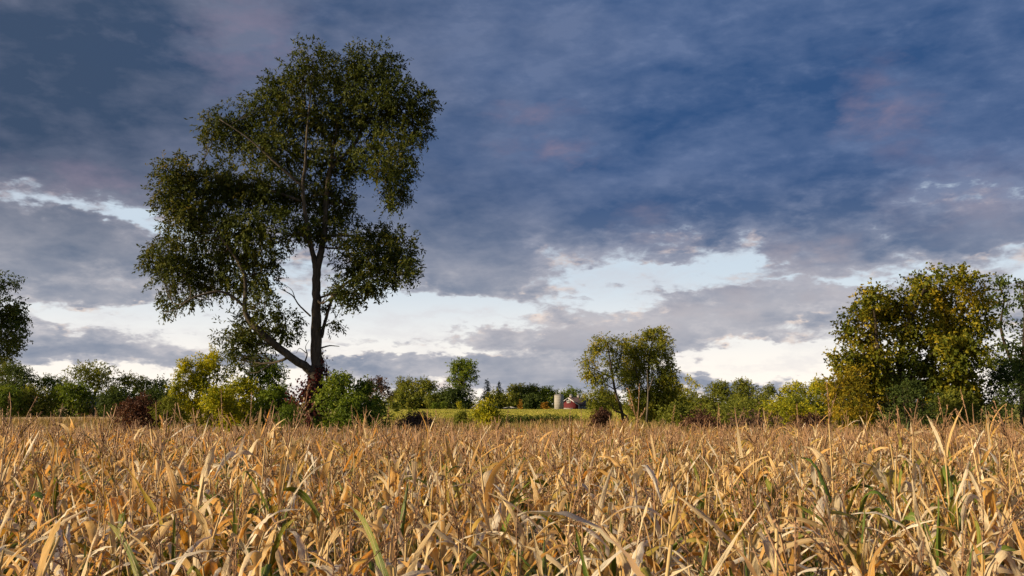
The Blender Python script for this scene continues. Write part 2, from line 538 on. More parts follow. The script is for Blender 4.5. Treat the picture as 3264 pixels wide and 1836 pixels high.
def corn_material():
    """a dry maize leaf: straw to orange, the greenest ones still half alive, streaked along its veins"""
    m, nt = material('dry_corn_leaf')
    t = attr(nt, 'tint')
    al = attr(nt, 'along')
    ac = attr(nt, 'across')
    geo = nt.n('ShaderNodeNewGeometry')
    comb = nt.n('ShaderNodeCombineXYZ')
    nt.put(comb.inputs[0], nt.math('MULTIPLY', ac, 9.0))
    nt.put(comb.inputs[1], nt.math('MULTIPLY', al, 2.2))
    nt.put(comb.inputs[2], nt.math('MULTIPLY', t, 40.0))
    streak = nt.noise(comb.outputs[0], 1.6, 4, 0.6)
    blot = nt.noise(geo.outputs['Position'], 7.0, 4, 0.6)
    f = nt.math('ADD', t, nt.math('ADD', nt.math('MULTIPLY', nt.math('SUBTRACT', streak.outputs['Fac'], 0.5), 0.30),
                                  nt.math('MULTIPLY', nt.math('SUBTRACT', blot.outputs['Fac'], 0.5), 0.10)), clamp=True)
    c = nt.ramp(f, [(0.0, (0.050, 0.115, 0.018)), (0.10, (0.17, 0.24, 0.035)), (0.17, (0.42, 0.34, 0.07)),
                    (0.30, (0.60, 0.34, 0.085)), (0.48, (0.68, 0.50, 0.23)), (0.74, (0.74, 0.63, 0.42)), (1.0, (0.82, 0.78, 0.66))])
    # pale midrib, brown specks
    rib = nt.math('SUBTRACT', 1.0, nt.smooth(nt.math('ABSOLUTE', ac), 0.05, 0.16))
    c = nt.mix(nt.math('MULTIPLY', rib, 0.35), c, (0.66, 0.54, 0.34))
    spots = nt.noise(comb.outputs[0], 7.0, 3, 0.7)
    c = nt.mix(nt.math('MULTIPLY', nt.smooth(spots.outputs['Fac'], 0.60, 0.72), 0.22), c, (0.16, 0.085, 0.035))
    hsum = nt.math('ADD', nt.math('MULTIPLY', rib, 0.6), streak.outputs['Fac'])
    bp = nt.n('ShaderNodeBump')
    bp.inputs['Strength'].default_value = 0.6
    bp.inputs['Distance'].default_value = 0.006
    nt.link(hsum, bp.inputs['Height'])
    p = principled(nt, c, 0.42, 0.45, bp.outputs[0])
    tr = nt.n('ShaderNodeBsdfTranslucent')
    nt.link(nt.mix(1.0, c, (1.0, 0.70, 0.33), 'MULTIPLY'), tr.inputs[0])
    ms = nt.n('ShaderNodeMixShader')
    ms.inputs[0].default_value = 0.42
    nt.link(p, ms.inputs[1])
    nt.link(tr.outputs[0], ms.inputs[2])
    finish(nt, ms.outputs[0])
    return m


def stalk_material(name, stops):
    m, nt = material(name)
    tc = nt.n('ShaderNodeTexCoord')
    n = nt.noise(tc.outputs['Object'], 14.0, 4, 0.6)
    f = nt.math('ADD', nt.math('MULTIPLY', attr(nt, 'tint'), 0.6), nt.math('MULTIPLY', n.outputs['Fac'], 0.4))
    finish(nt, principled(nt, nt.ramp(f, stops), 0.6, 0.3))
    return m


M['corn_leaf'] = corn_material()
M['corn_stalk'] = stalk_material('corn_stalk', [(0.1, (0.16, 0.17, 0.04)), (0.4, (0.36, 0.25, 0.10)), (0.9, (0.50, 0.38, 0.20))])
M['corn_tassel'] = stalk_material('corn_tassel', [(0.1, (0.14, 0.080, 0.042)), (0.5, (0.26, 0.155, 0.085)), (0.95, (0.42, 0.28, 0.17))])
M['corn_husk'] = stalk_material('corn_husk', [(0.1, (0.36, 0.25, 0.10)), (0.9, (0.62, 0.50, 0.30))])


def ground_material():
    m, nt = material('open_field_ground')
    geo = nt.n('ShaderNodeNewGeometry')
    pos = geo.outputs['Position']
    n1 = nt.noise(pos, 0.035, 5, 0.6)
    mp = nt.n('ShaderNodeMapping')
    mp.inputs['Scale'].default_value = (0.02, 0.07, 1)
    nt.link(pos, mp.inputs[0])
    n2 = nt.noise(mp.outputs[0], 1.0, 4, 0.6)
    n3 = nt.noise(pos, 1.2, 5, 0.7)
    f = nt.math('ADD', nt.math('ADD', nt.math('MULTIPLY', n1.outputs['Fac'], 0.5), nt.math('MULTIPLY', n2.outputs['Fac'], 0.5)),
                nt.math('MULTIPLY', nt.math('SUBTRACT', n3.outputs['Fac'], 0.5), 0.25))
    c = nt.ramp(f, [(0.36, (0.16, 0.23, 0.032)), (0.50, (0.27, 0.28, 0.05)), (0.64, (0.42, 0.33, 0.12))])
    # the field on the left is dry stubble
    sx = nt.n('ShaderNodeSeparateXYZ')
    nt.link(pos, sx.inputs[0])
    left = nt.smooth(nt.math('ADD', sx.outputs[0], nt.math('MULTIPLY', sx.outputs[1], 0.16)), -8.0, -16.0)
    c = nt.mix(left, c, nt.mix(n3.outputs['Fac'], (0.42, 0.30, 0.16), (0.54, 0.41, 0.24)))
    bp = nt.n('ShaderNodeBump')
    bp.inputs['Strength'].default_value = 0.8
    bp.inputs['Distance'].default_value = 0.15
    nt.link(n3.outputs['Fac'], bp.inputs['Height'])
    finish(nt, principled(nt, c, 0.95, 0.05, bp.outputs[0]))
    return m


def soil_material():
    m, nt = material('corn_soil')
    geo = nt.n('ShaderNodeNewGeometry')
    n = nt.noise(geo.outputs['Position'], 9.0, 6, 0.7)
    c = nt.ramp(n.outputs['Fac'], [(0.3, (0.035, 0.027, 0.018)), (0.62, (0.085, 0.062, 0.038)), (0.75, (0.30, 0.21, 0.11))])
    bp = nt.n('ShaderNodeBump')
    bp.inputs['Distance'].default_value = 0.05
    nt.link(n.outputs['Fac'], bp.inputs['Height'])
    finish(nt, principled(nt, c, 0.95, 0.05, bp.outputs[0]))
    return m


M['ground'] = ground_material()
M['soil'] = soil_material()

# ------------------------------------------------------------------ ground

def build_ground():
    g = Geo()
    xs = np.concatenate([-np.geomspace(8000, 20, 26), np.linspace(-16, 16, 9), np.geomspace(20, 8000, 26)])
    ys = np.concatenate([-np.geomspace(4000, 10, 12), np.linspace(-5, 60, 14), np.geomspace(66, 12000, 60)])
    X, Y = np.meshgrid(xs, ys)
    Z = 0.05 * np.sin(X * 0.11 + 1) * np.sin(Y * 0.07)
    Z = np.where(Y > 42, Z + 0.18 * np.sin(X * 0.03 + Y * 0.021) * np.clip((Y - 42) / 60, 0, 1) * (Y < 700), Z) - 0.05
    V = np.stack([X, Y, Z], -1).reshape(-1, 3)
    nx, ny = len(xs), len(ys)
    i = (np.arange(ny - 1)[:, None] * nx + np.arange(nx - 1)[None, :]).ravel()
    g.add(V, np.stack([i, i + 1, i + nx + 1, i + nx], -1))
    o = obj('ground', g.mesh('ground', True, [M['ground']]))
    tag(o, 'open grass and stubble field stretching to the far tree line', kind='structure')
    g = Geo()
    xs = np.linspace(-32, 32, 60)
    ys = np.linspace(-6, 41, 44)
    X, Y = np.meshgrid(xs, ys)
    Z = 0.03 + 0.03 * np.sin(Y * 2 * pi / 0.76) + 0.05 * np.sin(X * 0.11 + 1) * np.sin(Y * 0.07)
    V = np.stack([X, Y, Z + 0.02], -1).reshape(-1, 3)
    nx, ny = len(xs), len(ys)
    i = (np.arange(ny - 1)[:, None] * nx + np.arange(nx - 1)[None, :]).ravel()
    g.add(V, np.stack([i, i + 1, i + nx + 1, i + nx], -1))
    o = obj('soil_ground', g.mesh('soil_ground', True, [M['soil']]))
    tag(o, 'dark soil under the standing corn', kind='structure')


build_ground()

# ------------------------------------------------------------------ trees

def lump(P, seed, scale):
    """cheap smooth 3-D noise in -1..1"""
    r = np.random.RandomState(seed)
    out = np.zeros(len(P))
    for _ in range(6):
        k = r.normal(size=3) / scale
        out += np.sin(P @ k * 2.2 + r.uniform(0, 6.28))
    return out / 3.0


def leaf_quads(g, P, A, N, L, W, tint):
    """rhombic leaves: base, two shoulders, tip"""
    S = unit(np.cross(A, N))
    L = L[:, None]
    W = W[:, None]
    up = unit(np.cross(S, A))
    v0 = P
    v1 = P + A * L * 0.45 + S * W * 0.5 + up * W * 0.12
    v2 = P + A * L
    v3 = P + A * L * 0.45 - S * W * 0.5 + up * W * 0.12
    n = len(P)
    V = np.stack([v0, v1, v2, v3], 1).reshape(-1, 3)
    Q = (np.arange(n)[:, None] * 4 + np.arange(4)[None, :])
    g.add(V, Q, tint=np.repeat(tint, 4))


def foliage(g, clumps, rs, leaf_l, leaf_w, cover=2.2, per_twig=9, twig_len=0.6, droop=0.25, hole=-0.35, hole_scale=1.0, seed=0, shell=0.45):
    for (c, r) in clumps:
        c = np.asarray(c, float)
        r = np.asarray(r, float)
        area = pi * r[0] * r[2]
        n_t = max(3, int(cover * area / (0.5 * leaf_l * leaf_w) / per_twig))
        u = unit(rs.normal(size=(n_t, 3)))
        fr = rs.uniform(0, 1, n_t) ** shell
        fr *= 1.0 + 0.28 * lump(u * 2.0 + c, seed + 5, 1.0)
        P0 = c + u * r * fr[:, None]
        keep = (lump(P0, seed + 1, hole_scale) > hole) & (P0[:, 2] > 0.05)
        P0, u = P0[keep], u[keep]
        n_t = len(P0)
        if not n_t:
            continue
        dr = unit(u * 0.7 + rs.normal(size=(n_t, 3)) * 0.45 + np.array([0, 0, -droop]))
        s = (np.arange(per_twig) + 0.3) / per_twig
        tl = twig_len * rs.uniform(0.6, 1.25, n_t)
        st = s[None, :] * tl[:, None]
        P = P0[:, None, :] + dr[:, None, :] * st[..., None]
        P[..., 2] -= droop * st ** 2 * 0.6 / max(twig_len, 0.2)
        P = P.reshape(-1, 3)
        n = len(P)
        D = np.repeat(dr, per_twig, 0)
        A = unit(D * 0.5 + rs.normal(size=(n, 3)) * 0.6 + np.array([0, 0, -droop * 0.9]))
        N = unit(rs.normal(size=(n, 3)) * 0.55 + np.repeat(u, per_twig, 0) * 0.9 + np.array([0, 0, 0.3]))
        tw = np.repeat(rs.uniform(0, 1, n_t), per_twig)
        tint = np.clip(0.65 * tw + 0.35 * rs.uniform(0, 1, n), 0, 1)
        leaf_quads(g, P, A, N, leaf_l * rs.uniform(0.7, 1.25, n), leaf_w * rs.uniform(0.7, 1.25, n), tint)


def bend(a, b, rs, n=5, amount=0.08, sag=0.0):
    a, b = np.asarray(a, float), np.asarray(b, float)
    t = np.linspace(0, 1, n)[:, None]
    p = a + (b - a) * t
    L = np.linalg.norm(b - a)
    off = rs.normal(size=3) * amount * L
    p = p + off * np.sin(t * pi) + np.array([0, 0, -sag * L]) * np.sin(t * pi)
    return p


def smooth_path(p, n):
    """Catmull-Rom through points of (x,y,z,r)"""
    p = np.asarray(p, float)
    q = np.vstack([2 * p[0] - p[1], p, 2 * p[-1] - p[-2]])
    out = []
    for i in range(len(p) - 1):
        for t in np.linspace(0, 1, n, endpoint=False):
            a, b, c, d = q[i:i + 4]
            out.append(0.5 * (2 * b + (c - a) * t + (2 * a - 5 * b + 4 * c - d) * t * t + (3 * b - a - 3 * c + d) * t ** 3))
    out.append(p[-1])
    return np.array(out)


def limbs_to_clumps(g, skel, clumps, rs, r0=0.06, twigs=5, bare=0.0):
    """limbs from the nearest wood to each clump, then twigs inside it"""
    for c, r in clumps:
        c = np.asarray(c, float)
        d = np.linalg.norm(skel[:, :3] - c, axis=1) + 1.3 * np.clip(skel[:, 2] - c[2], 0, None)
        k = int(np.argmin(d))
        a = skel[k, :3]
        rr = min(r0 * (0.6 + 0.25 * np.linalg.norm(c - a)), skel[k, 3] * 0.7)
        p = bend(a, c, rs, 6, 0.10, 0.04)
        g.tube(p, np.linspace(rr, rr * 0.45, 6), 5)
        for _ in range(twigs):
            e = c + unit(rs.normal(size=3) + np.array([0, 0, 0.3])) * np.asarray(r) * rs.uniform(0.6, 1.12)
            s = p[rs.randint(2, 6)]
            g.tube(bend(s, e, rs, 4, 0.10), np.linspace(rr * 0.42, rr * 0.12, 4), 4)


def place_tree(name, label, cat, group, base, trunk_geo, crown_geo, bark, leaf):
    root = empty(name, base)
    tag(root, label, cat, group)
    b = np.asarray(base, float)
    if trunk_geo is not None and trunk_geo.n:
        V, Q, T, A = trunk_geo.arrays()
        obj('trunk', make_mesh('trunk', V - b, Q, T, A, True, [bark]), root)
    V, Q, T, A = crown_geo.arrays()
    obj('crown', make_mesh('crown', V - b, Q, T, A, False, [leaf]), root)
    return root


def traced_tree(name, label, cat, D, limbs, clumps, leaf, bark, leaf_l, leaf_w, seed, cover=2.0, depth_spread=0.5, depth_ratio=1.0,
                droop=0.3, twig=0.6, hole=-0.4, hole_scale=1.2, twigs=5, r0=0.07, group=None, per_twig=9, sides=10):
    """a tree whose limbs and leaf masses are laid out from photo positions, with depth of its own"""
    rs = np.random.RandomState(seed)
    s = m_per_px(D)
    g = Geo()
    skel = []
    base = None
    for li, limb in enumerate(limbs):
        pts = []
        for (px, py, dy, wpx) in limb:
            p = at(px, py, D)
            sc = (D + dy) / D
            p = np.array([p[0] * sc, D + dy, CAM_H + (p[2] - CAM_H) * sc])
            pts.append([*p, wpx * s / 2])
        if li == 0:
            base = np.array([pts[0][0], pts[0][1], 0.0])
            pts.insert(0, [pts[0][0], pts[0][1], -0.1, pts[0][3] * 1.25])
        q = smooth_path(pts, 6)
        q[:, :3] += rs.normal(size=(len(q), 3)) * 0.06 * q[:, 3:4]
        g.tube(q[:, :3], np.maximum(q[:, 3], 0.008), sides if q[0, 3] > 0.1 else 6)
        skel.append(q)
    skel = np.vstack(skel)
    cl = []
    for c in clumps:
        px, py, rx, ry = c[:4]
        dy = c[4] if len(c) > 4 else rs.uniform(-1, 1) * depth_spread
        p = at(px, py, D)
        sc = (D + dy) / D
        p = np.array([p[0] * sc, D + dy, CAM_H + (p[2] - CAM_H) * sc])
        cl.append((p, np.array([rx * s, 0.5 * (rx + ry) * s * depth_ratio, ry * s])))
    limbs_to_clumps(g, skel, cl, rs, r0, twigs)
    f = Geo(('tint',))
    foliage(f, cl, rs, leaf_l, leaf_w, cover * 2.4, per_twig, twig, droop, hole, hole_scale, seed)
    return place_tree(name, label, cat, group, base, g, f, bark, leaf)


def auto_tree(name, label, cat, px, top, width, D, leaf, bark, seed, form='round', crown_from=0.3, leaf_px=1.5, cover=2.0,
              n_clumps=16, hole=-0.5, depth=None, group=None, droop=0.15, base_z=0.0, stems=1, lean=0.0):
    """a tree or shrub of a given outline: width in photo px, top at a photo row, standing on the ground at depth D"""
    rs = np.random.RandomState(seed)
    s = m_per_px(D)
    tip = at(px, top, D)
    H = tip[2] - base_z
    R = width * s / 2 * 1.12
    base = np.array([tip[0], D, base_z])
    Ry = R if depth is None else depth
    g = Geo()
    skel = []
    for k in range(stems):
        sx = 0 if stems == 1 else rs.uniform(-0.35, 0.35) * R
        ex = rs.uniform(-0.2, 0.2) * R + sx * 1.5 + lean * H
        r_b = max(0.018 * H, 0.03) * (1.0 if stems == 1 else 0.6)
        pts = np.array([[base[0] + sx * 0.4, D + rs.uniform(-.1, .1) * Ry, base_z - 0.1, r_b * 1.3],
                        [base[0] + sx, D, base_z + 0.3 * H, r_b],
                        [base[0] + (sx + ex) / 2, D, base_z + 0.6 * H, r_b * 0.6],
                        [base[0] + ex, D, base_z + 0.88 * H, r_b * 0.2]])
        q = smooth_path(pts, 5)
        g.tube(q[:, :3], q[:, 3], 7)
        skel.append(q)
    skel = np.vstack(skel)
    cl = []
    for k in range(n_clumps):
        h = crown_from + (1 - crown_from) * (k + rs.uniform(0, 1)) / n_clumps
        t = (h - crown_from) / max(1 - crown_from, 1e-3)
        if form == 'round':
            env = max(0.18, math.sqrt(max(0.0, 1 - (2 * t - 0.9) ** 2 / 1.25)))
        elif form == 'dome':
            env = max(0.15, math.sqrt(max(0.0, 1 - t ** 2)))
        elif form == 'cone':
            env = max(0.06, 1 - t)
        elif form == 'umbrella':
            env = 0.35 + 0.65 * math.sqrt(t) if t < 0.85 else 0.7
        else:
            env = 0.85
        rc = R * (0.40 if form != 'cone' else 0.10 + 0.30 * env) * rs.uniform(0.5, 1.3)
        a = rs.uniform(0, 2 * pi)
        rad = env * math.sqrt(rs.uniform(0.15, 1)) if form != 'cone' else env * rs.uniform(0.2, 0.9)
        rz = rc * (0.8 if form != 'cone' else 0.5)
        z = min(base_z + h * H, base_z + H - rz * 0.95)
        z = max(z, base_z + 0.25 * rz)
        cl.append((np.array([base[0] + cos(a) * rad * max(R - 0.55 * rc, 0.1 * R) + lean * h * H, D + sin(a) * rad * max(Ry - 0.55 * rc, 0.1 * Ry), z]),
                   np.array([rc, rc, rz])))
    if form in ('dome', 'round'):
        for k in range(10):                  # shoots standing out of the outline
            a = rs.uniform(0, 2 * pi)
            q_ = rs.uniform(0.0, 0.85)
            zt = base_z + H * (crown_from + (1 - crown_from) * math.sqrt(max(0.0, 1 - q_ ** 2))) * rs.uniform(0.86, 1.02)
            sr = R * rs.uniform(0.07, 0.15)
            cl.append((np.array([base[0] + cos(a) * q_ * R + lean * H, D + sin(a) * q_ * Ry, zt]), np.array([sr, sr, sr * rs.uniform(1.2, 2.6)])))
    L = max(leaf_px * s * 3.19, 0.08)
    limbs_to_clumps(g, skel, cl, rs, 0.03 + 0.004 * H, 3)
    f = Geo(('tint',))
    cover = cover * 1.7
    cap = 8000 if D > 60 else 12500
    est = sum(cover * pi * r_[0] * r_[2] for _, r_ in cl) / (0.3 * L * L)
    if est > cap:                            # keep the leaf count down, the leaves a little larger
        k_ = (est / cap) ** 0.5
        L *= min(k_, 1.45)
        cover *= min(k_, 1.45) ** 2 * cap / est
    foliage(f, cl, rs, L, L * 0.6, cover, 6, L * 2.2, droop, hole, max(R * 0.35, 0.5), seed)
    return place_tree(name, label, cat, group, base, g, f, bark, leaf)


# ---- the big tree ---------------------------------------------------------
K = 1.2671


def disp(cl):
    """clumps read off the 2576-px view"""
    return [(c[0] * K, c[1] * K, c[2] * K * 0.97, c[3] * K * 0.97) + tuple(c[4:]) for c in cl]


big_limbs = [
    [(1003, 1420, 0, 62), (1003, 1292, 0, 54), (1008, 1200, 0, 44), (1010, 1169, 0, 38), (1008, 1066, 0, 34), (1009, 954, 0, 28), (1010, 861, 0, 26), (1027, 787, 0.1, 20), (1035, 723, 0.2, 19), (1040, 640, 0.2, 17), (1052, 540, 0.3, 14), (1070, 430, 0.4, 10), (1090, 320, 0.5, 7), (1110, 220, 0.5, 3)],
    [(1006, 855, 0, 20), (998, 810, -0.2, 17), (988, 770, -0.4, 15), (975, 690, -0.6, 13), (965, 600, -0.7, 12), (974, 520, -0.8, 10), (976, 459, -0.8, 8), (985, 350, -0.7, 6), (1000, 220, -0.6, 3)],
    [(1000, 1195, 0, 30), (975, 1168, -0.2, 27), (934, 1143, -0.5, 25), (861, 1086, -0.9, 22), (797, 1022, -1.2, 18), (780, 983, -1.3, 15), (783, 919, -1.3, 12), (773, 861, -1.4, 10), (734, 797, -1.5, 8), (690, 740, -1.6, 5)],
    [(776, 975, -1.3, 9), (740, 945, -1.5, 8), (694, 929, -1.8, 7), (616, 949, -2.0, 5), (567, 983, -2.1, 3)],
    [(1024, 1075, 0, 13), (1037, 1022, 0.4, 11), (1062, 949, 0.8, 9), (1106, 900, 1.2, 7), (1155, 885, 1.5, 5), (1230, 880, 1.8, 3)],
    [(1030, 760, 0, 11), (1070, 750, 0.5, 10), (1121, 753, 0.9, 8), (1175, 777, 1.2, 7), (1228, 812, 1.5, 5), (1280, 850, 1.7, 3)],
    [(992, 780, -0.3, 10), (949, 743, -0.8, 9), (885, 772, -1.2, 6), (830, 800, -1.4, 4)],
    [(1060, 500, 0.3, 11), (1138, 531, 0.5, 9), (1201, 567, 0.7, 7), (1254, 571, 0.9, 5), (1280, 600, 1.0, 3)],
    [(1052, 540, 0.3, 12), (1142, 441, 0.4, 10), (1160, 333, 0.6, 7), (1200, 250, 0.7, 4)],
    [(1150, 400, 0.5, 7), (1240, 372, 0.9, 5), (1320, 330, 1.1, 3)],
    [(970, 600, -0.7, 10), (880, 520, -1.0, 8), (790, 440, -1.2, 5), (700, 380, -1.3, 3)],
    [(960, 640, -0.6, 9), (840, 600, -0.2, 7), (700, 570, 0.2, 5), (580, 560, 0.4, 3)],
    [(990, 1008, 0, 6), (954, 973, 0.2, 5), (934, 944, 0.3, 4), (912, 930, 0.3, 3), (890, 919, 0.4, 1.5)],
    [(940, 950, 0.3, 3), (930, 925, 0.5, 2), (905, 905, 0.6, 1.2)],
    [(969, 1160, -0.2, 5), (979, 1130, -0.2, 4), (974, 1106, -0.2, 2), (985, 1085, -0.2, 1.2)],
    [(976, 1125, -0.2, 3), (955, 1110, -0.1, 2), (945, 1125, 0, 1.2)],
    [(1022, 1110, 0.1, 6), (1050, 1102, 0.3, 4), (1082, 1104, 0.5, 2)],
]
big_clumps = disp([
    (785, 150, 52, 46), (755, 200, 48, 46), (910, 150, 62, 44), (965, 165, 52, 50), (850, 205, 95, 62), (940, 230, 85, 62),
    (1000, 235, 46, 56), (1050, 262, 46, 52), (1045, 325, 48, 48), (690, 225, 50, 42), (650, 270, 42, 36), (720, 285, 90, 62),
    (830, 300, 100, 70), (950, 315, 90, 66), (560, 312, 66, 42), (530, 350, 36, 30), (620, 345, 84, 55), (710, 380, 100, 62), (850, 400, 105, 66),
    (970, 390, 82, 60), (1015, 420, 40, 46), (1000, 480, 36, 42), (980, 500, 22, 26), (452, 432, 54, 48), (430, 490, 46, 52), (490, 490, 80, 62), (545, 440, 56, 46),
    (580, 480, 85, 56), (660, 480, 100, 62), (770, 500, 105, 66), (855, 520, 56, 62), (560, 560, 100, 58), (470, 545, 56, 44),
    (660, 570, 100, 56), (790, 580, 82, 40), (440, 602, 56, 44), (400, 645, 46, 46), (450, 680, 75, 56), (540, 640, 95, 58), (520, 710, 80, 40),
    (640, 625, 76, 50), (660, 690, 46, 52), (430, 740, 34, 40), (600, 700, 60, 50), (418, 790, 18, 14), (480, 760, 34, 20),
    (640, 830, 74, 50), (600, 865, 46, 46), (715, 820, 46, 40), (665, 770, 50, 34), (595, 905, 32, 18), (650, 895, 34, 24),
    (955, 592, 66, 34), (1005, 630, 48, 52), (950, 650, 80, 50), (890, 665, 52, 46), (995, 685, 52, 34), (935, 715, 52, 30), (890, 745, 34, 34), (1030, 680, 26, 30),
    (875, 600, 34, 26), (820, 770, 14, 14), (840, 815, 16, 12), (850, 730, 22, 30),
])
traced_tree('willow_tree', 'tall dark willow with forked trunk and one long low limb, towering over the corn', 'tree', 45.0, big_limbs, big_clumps,
            M['willow'], M['bark'], 0.185, 0.075, 11, cover=2.6, depth_spread=2.0, depth_ratio=1.25, droop=0.30, twig=0.50, hole=-0.30, hole_scale=0.55, twigs=11, r0=0.055)


def creeper():
    """the red creeper round the foot of the big trunk, with strands hanging to its right"""
    rs = np.random.RandomState(5)
    D = 45.0
    s = m_per_px(D)
    f = Geo(('tint',))
    stems = Geo()
    paths = []
    for k in range(16):
        a0 = rs.uniform(0, 2 * pi)
        hz = rs.uniform(1160, 1240)
        pts = []
        for j in range(9):
            t = j / 8
            py = 1400 + (hz - 1400) * t
            c = at(1004 + 4 * t, py, D)
            rad = (31 - 11 * t) * s * rs.uniform(1.0, 1.3)
            a = a0 + 0.9 * sin(t * 4 + k)
            pts.append(c + np.array([cos(a) * rad, sin(a) * rad, 0]))
        paths.append((np.array(pts), 0.09, 150))
    for k in range(9):
        x0 = 1020 + rs.uniform(0, 10)
        top = rs.uniform(1075, 1180)
        pts = []
        for j in range(8):
            t = j / 7
            pts.append(at(x0 + (rs.uniform(8, 42) * sin(pi * min(t * 1.2, 1))), top + (1330 - top) * t, D - 0.2 + 0.4 * rs.uniform()))
        paths.append((np.array(pts), 0.12, 40))
    for k in range(7):
        pts = [at(985 - 60 * t + rs.uniform(-12, 12), 1230 + 60 * t + rs.uniform(-20, 20), D - 0.5) for t in np.linspace(0, 1, 5)]
        paths.append((np.array(pts), 0.25, 40))
    for p, spread, n in paths:
        stems.tube(p, 0.012, 4)
        i = rs.randint(0, len(p) - 1, n)
        t = rs.uniform(0, 1, n)[:, None]
        P = p[i] * (1 - t) + p[i + 1] * t + rs.normal(size=(n, 3)) * spread
        A = unit(rs.normal(size=(n, 3)) + np.array([0, 0, -0.8]))
        N = unit(rs.normal(size=(n, 3)) + np.array([0, -0.6, 0]))
        leaf_quads(f, P, A, N, rs.uniform(0.10, 0.20, n), rs.uniform(0.08, 0.15, n), rs.uniform(0, 0.8, n))
    root = empty('creeper_vine', (at(1003, 1300, D)[0], D - 0.5, 0))
    tag(root, 'dark red creeper climbing the foot of the tall willow trunk', 'vine')
    b = np.array(root.location)
    for nm, gg, m in (('stem', stems, M['bark_dark']), ('leaves', f, M['creeper'])):
        V, Q, T, A = gg.arrays()
        obj(nm, make_mesh(nm, V - b, Q, T, A, False, [m]), root)['kind'] = 'stuff'


creeper()

# ---- the pair of trees in the middle ---------------------------------------

def z3(cl):
    return [(1600 + c[0] / 3.141, 1000 + c[1] / 3.141, c[2] / 3.141, (c[3] if len(c) > 3 else c[2]) / 3.141) for c in cl]


traced_tree('willow_tree', 'yellow-green tree with bare leaning trunk right of the red barn', 'tree', 100.0,
            [[(1988, 1362, 0, 11), (1987, 1344, 0, 10), (1979, 1302, 0, 9), (1963, 1255, 0, 8), (1953, 1204, 0, 7), (1945, 1150, 0, 5), (1935, 1090, 0, 2)],
             [(1996, 1360, 0, 8), (2001, 1335, -.2, 7), (1985, 1318, -.5, 6), (1960, 1309, -.8, 5), (1952, 1290, -.9, 3)],
             [(1953, 1204, 0, 5), (1918, 1188, 0.3, 4), (1880, 1170, 0.5, 2)],
             [(1963, 1245, 0, 4), (1940, 1230, -0.3, 3), (1915, 1222, -0.5, 2)],
             [(1962, 1240, 0, 4), (1985, 1225, 0.3, 3), (2000, 1215, 0.5, 2)],
             [(1953, 1200, 0, 4), (1975, 1150, 0.3, 3), (1985, 1100, 0.3, 2)]],
            z3([(1020, 270, 80, 60), (1180, 255, 80, 60), (930, 370, 80, 60), (850, 480, 75, 55), (1070, 480, 70, 45), (940, 620, 110, 60), (1180, 380, 90, 75),
                (870, 580, 60), (990, 730, 80, 50), (900, 830, 70, 55), (960, 300, 60), (1100, 320, 80, 50), (1170, 520, 60, 60), (1060, 600, 60, 50), (1120, 880, 90, 70), (960, 920, 90, 60), (1200, 640, 50, 50)]),
            M['olive_gold'], M['bark_dark'], 0.24, 0.12, 21, cover=2.3, depth_spread=1.6, depth_ratio=1.2, droop=0.35, twig=0.8, hole=-0.35, hole_scale=1.2, twigs=4, r0=0.05)
pair_b = traced_tree('willow_tree', 'taller dense olive-green tree with grey dead snag, beside the leaning tree near the barn', 'tree', 103.0,
            [[(2062, 1362, 0, 13), (2062, 1340, 0, 12), (2066, 1260, 0, 11), (2066, 1200, 0, 9), (2072, 1130, 0, 6), (2085, 1070, 0, 3)],
             [(2073, 1345, 0, 9), (2085, 1300, 0.5, 7), (2110, 1230, 1, 5), (2125, 1160, 1.2, 3)],
             [(2064, 1270, 0, 6), (2035, 1210, -.8, 5), (2020, 1140, -1, 3)]],
            z3([(1470, 190, 60, 50), (1560, 220, 100, 80), (1350, 290, 90, 70), (1630, 330, 80, 80), (1300, 400, 100, 90), (1450, 400, 130, 110), (1610, 460, 100, 100),
                (1340, 560, 110, 90), (1540, 600, 130, 110), (1670, 600, 80, 80), (1270, 660, 70, 70), (1590, 780, 130, 100), (1440, 800, 110, 110), (1700, 720, 80, 80),
                (1340, 800, 90, 90), (1590, 930, 100, 80), (1740, 880, 90, 80), (1250, 540, 60), (1410, 960, 100, 60), (1540, 1000, 100, 50), (1300, 930, 80, 60), (1680, 990, 90, 60)]),
            M['olive_gold'], M['bark'], 0.24, 0.12, 22, cover=3.4, depth_spread=1.6, depth_ratio=1.2, droop=0.35, twig=0.8, hole=-0.6, hole_scale=1.2, twigs=4, r0=0.05)

snag = Geo()
snag_pts = [at(px, py, 99.5) for px, py in ((2061, 1345), (2064, 1295), (2066, 1250), (2065, 1215), (2062, 1178))]
snag.tube(snag_pts, [0.12, 0.10, 0.08, 0.05, 0.02], 8)
snag.tube([snag_pts[2], at(2078, 1215, 99.3), at(2084, 1198, 99.2)], [0.07, 0.05, 0.02], 6)
V_, Q_, T_, A_ = snag.arrays()
snag_o = obj('dead_snag', make_mesh('dead_snag', V_ - np.array(pair_b.location), Q_, T_, A_, True, [M['snag']]), pair_b)
snag_o['label'] = 'grey leafless snag in front of the crown'

# ---- the big turning tree on the right --------------------------------------

def z4(cl):
    return [(2400 + c[0] / 2.415, 800 + c[1] / 2.415, c[2] / 2.415, (c[3] if len(c) > 3 else c[2]) / 2.415) for c in cl]


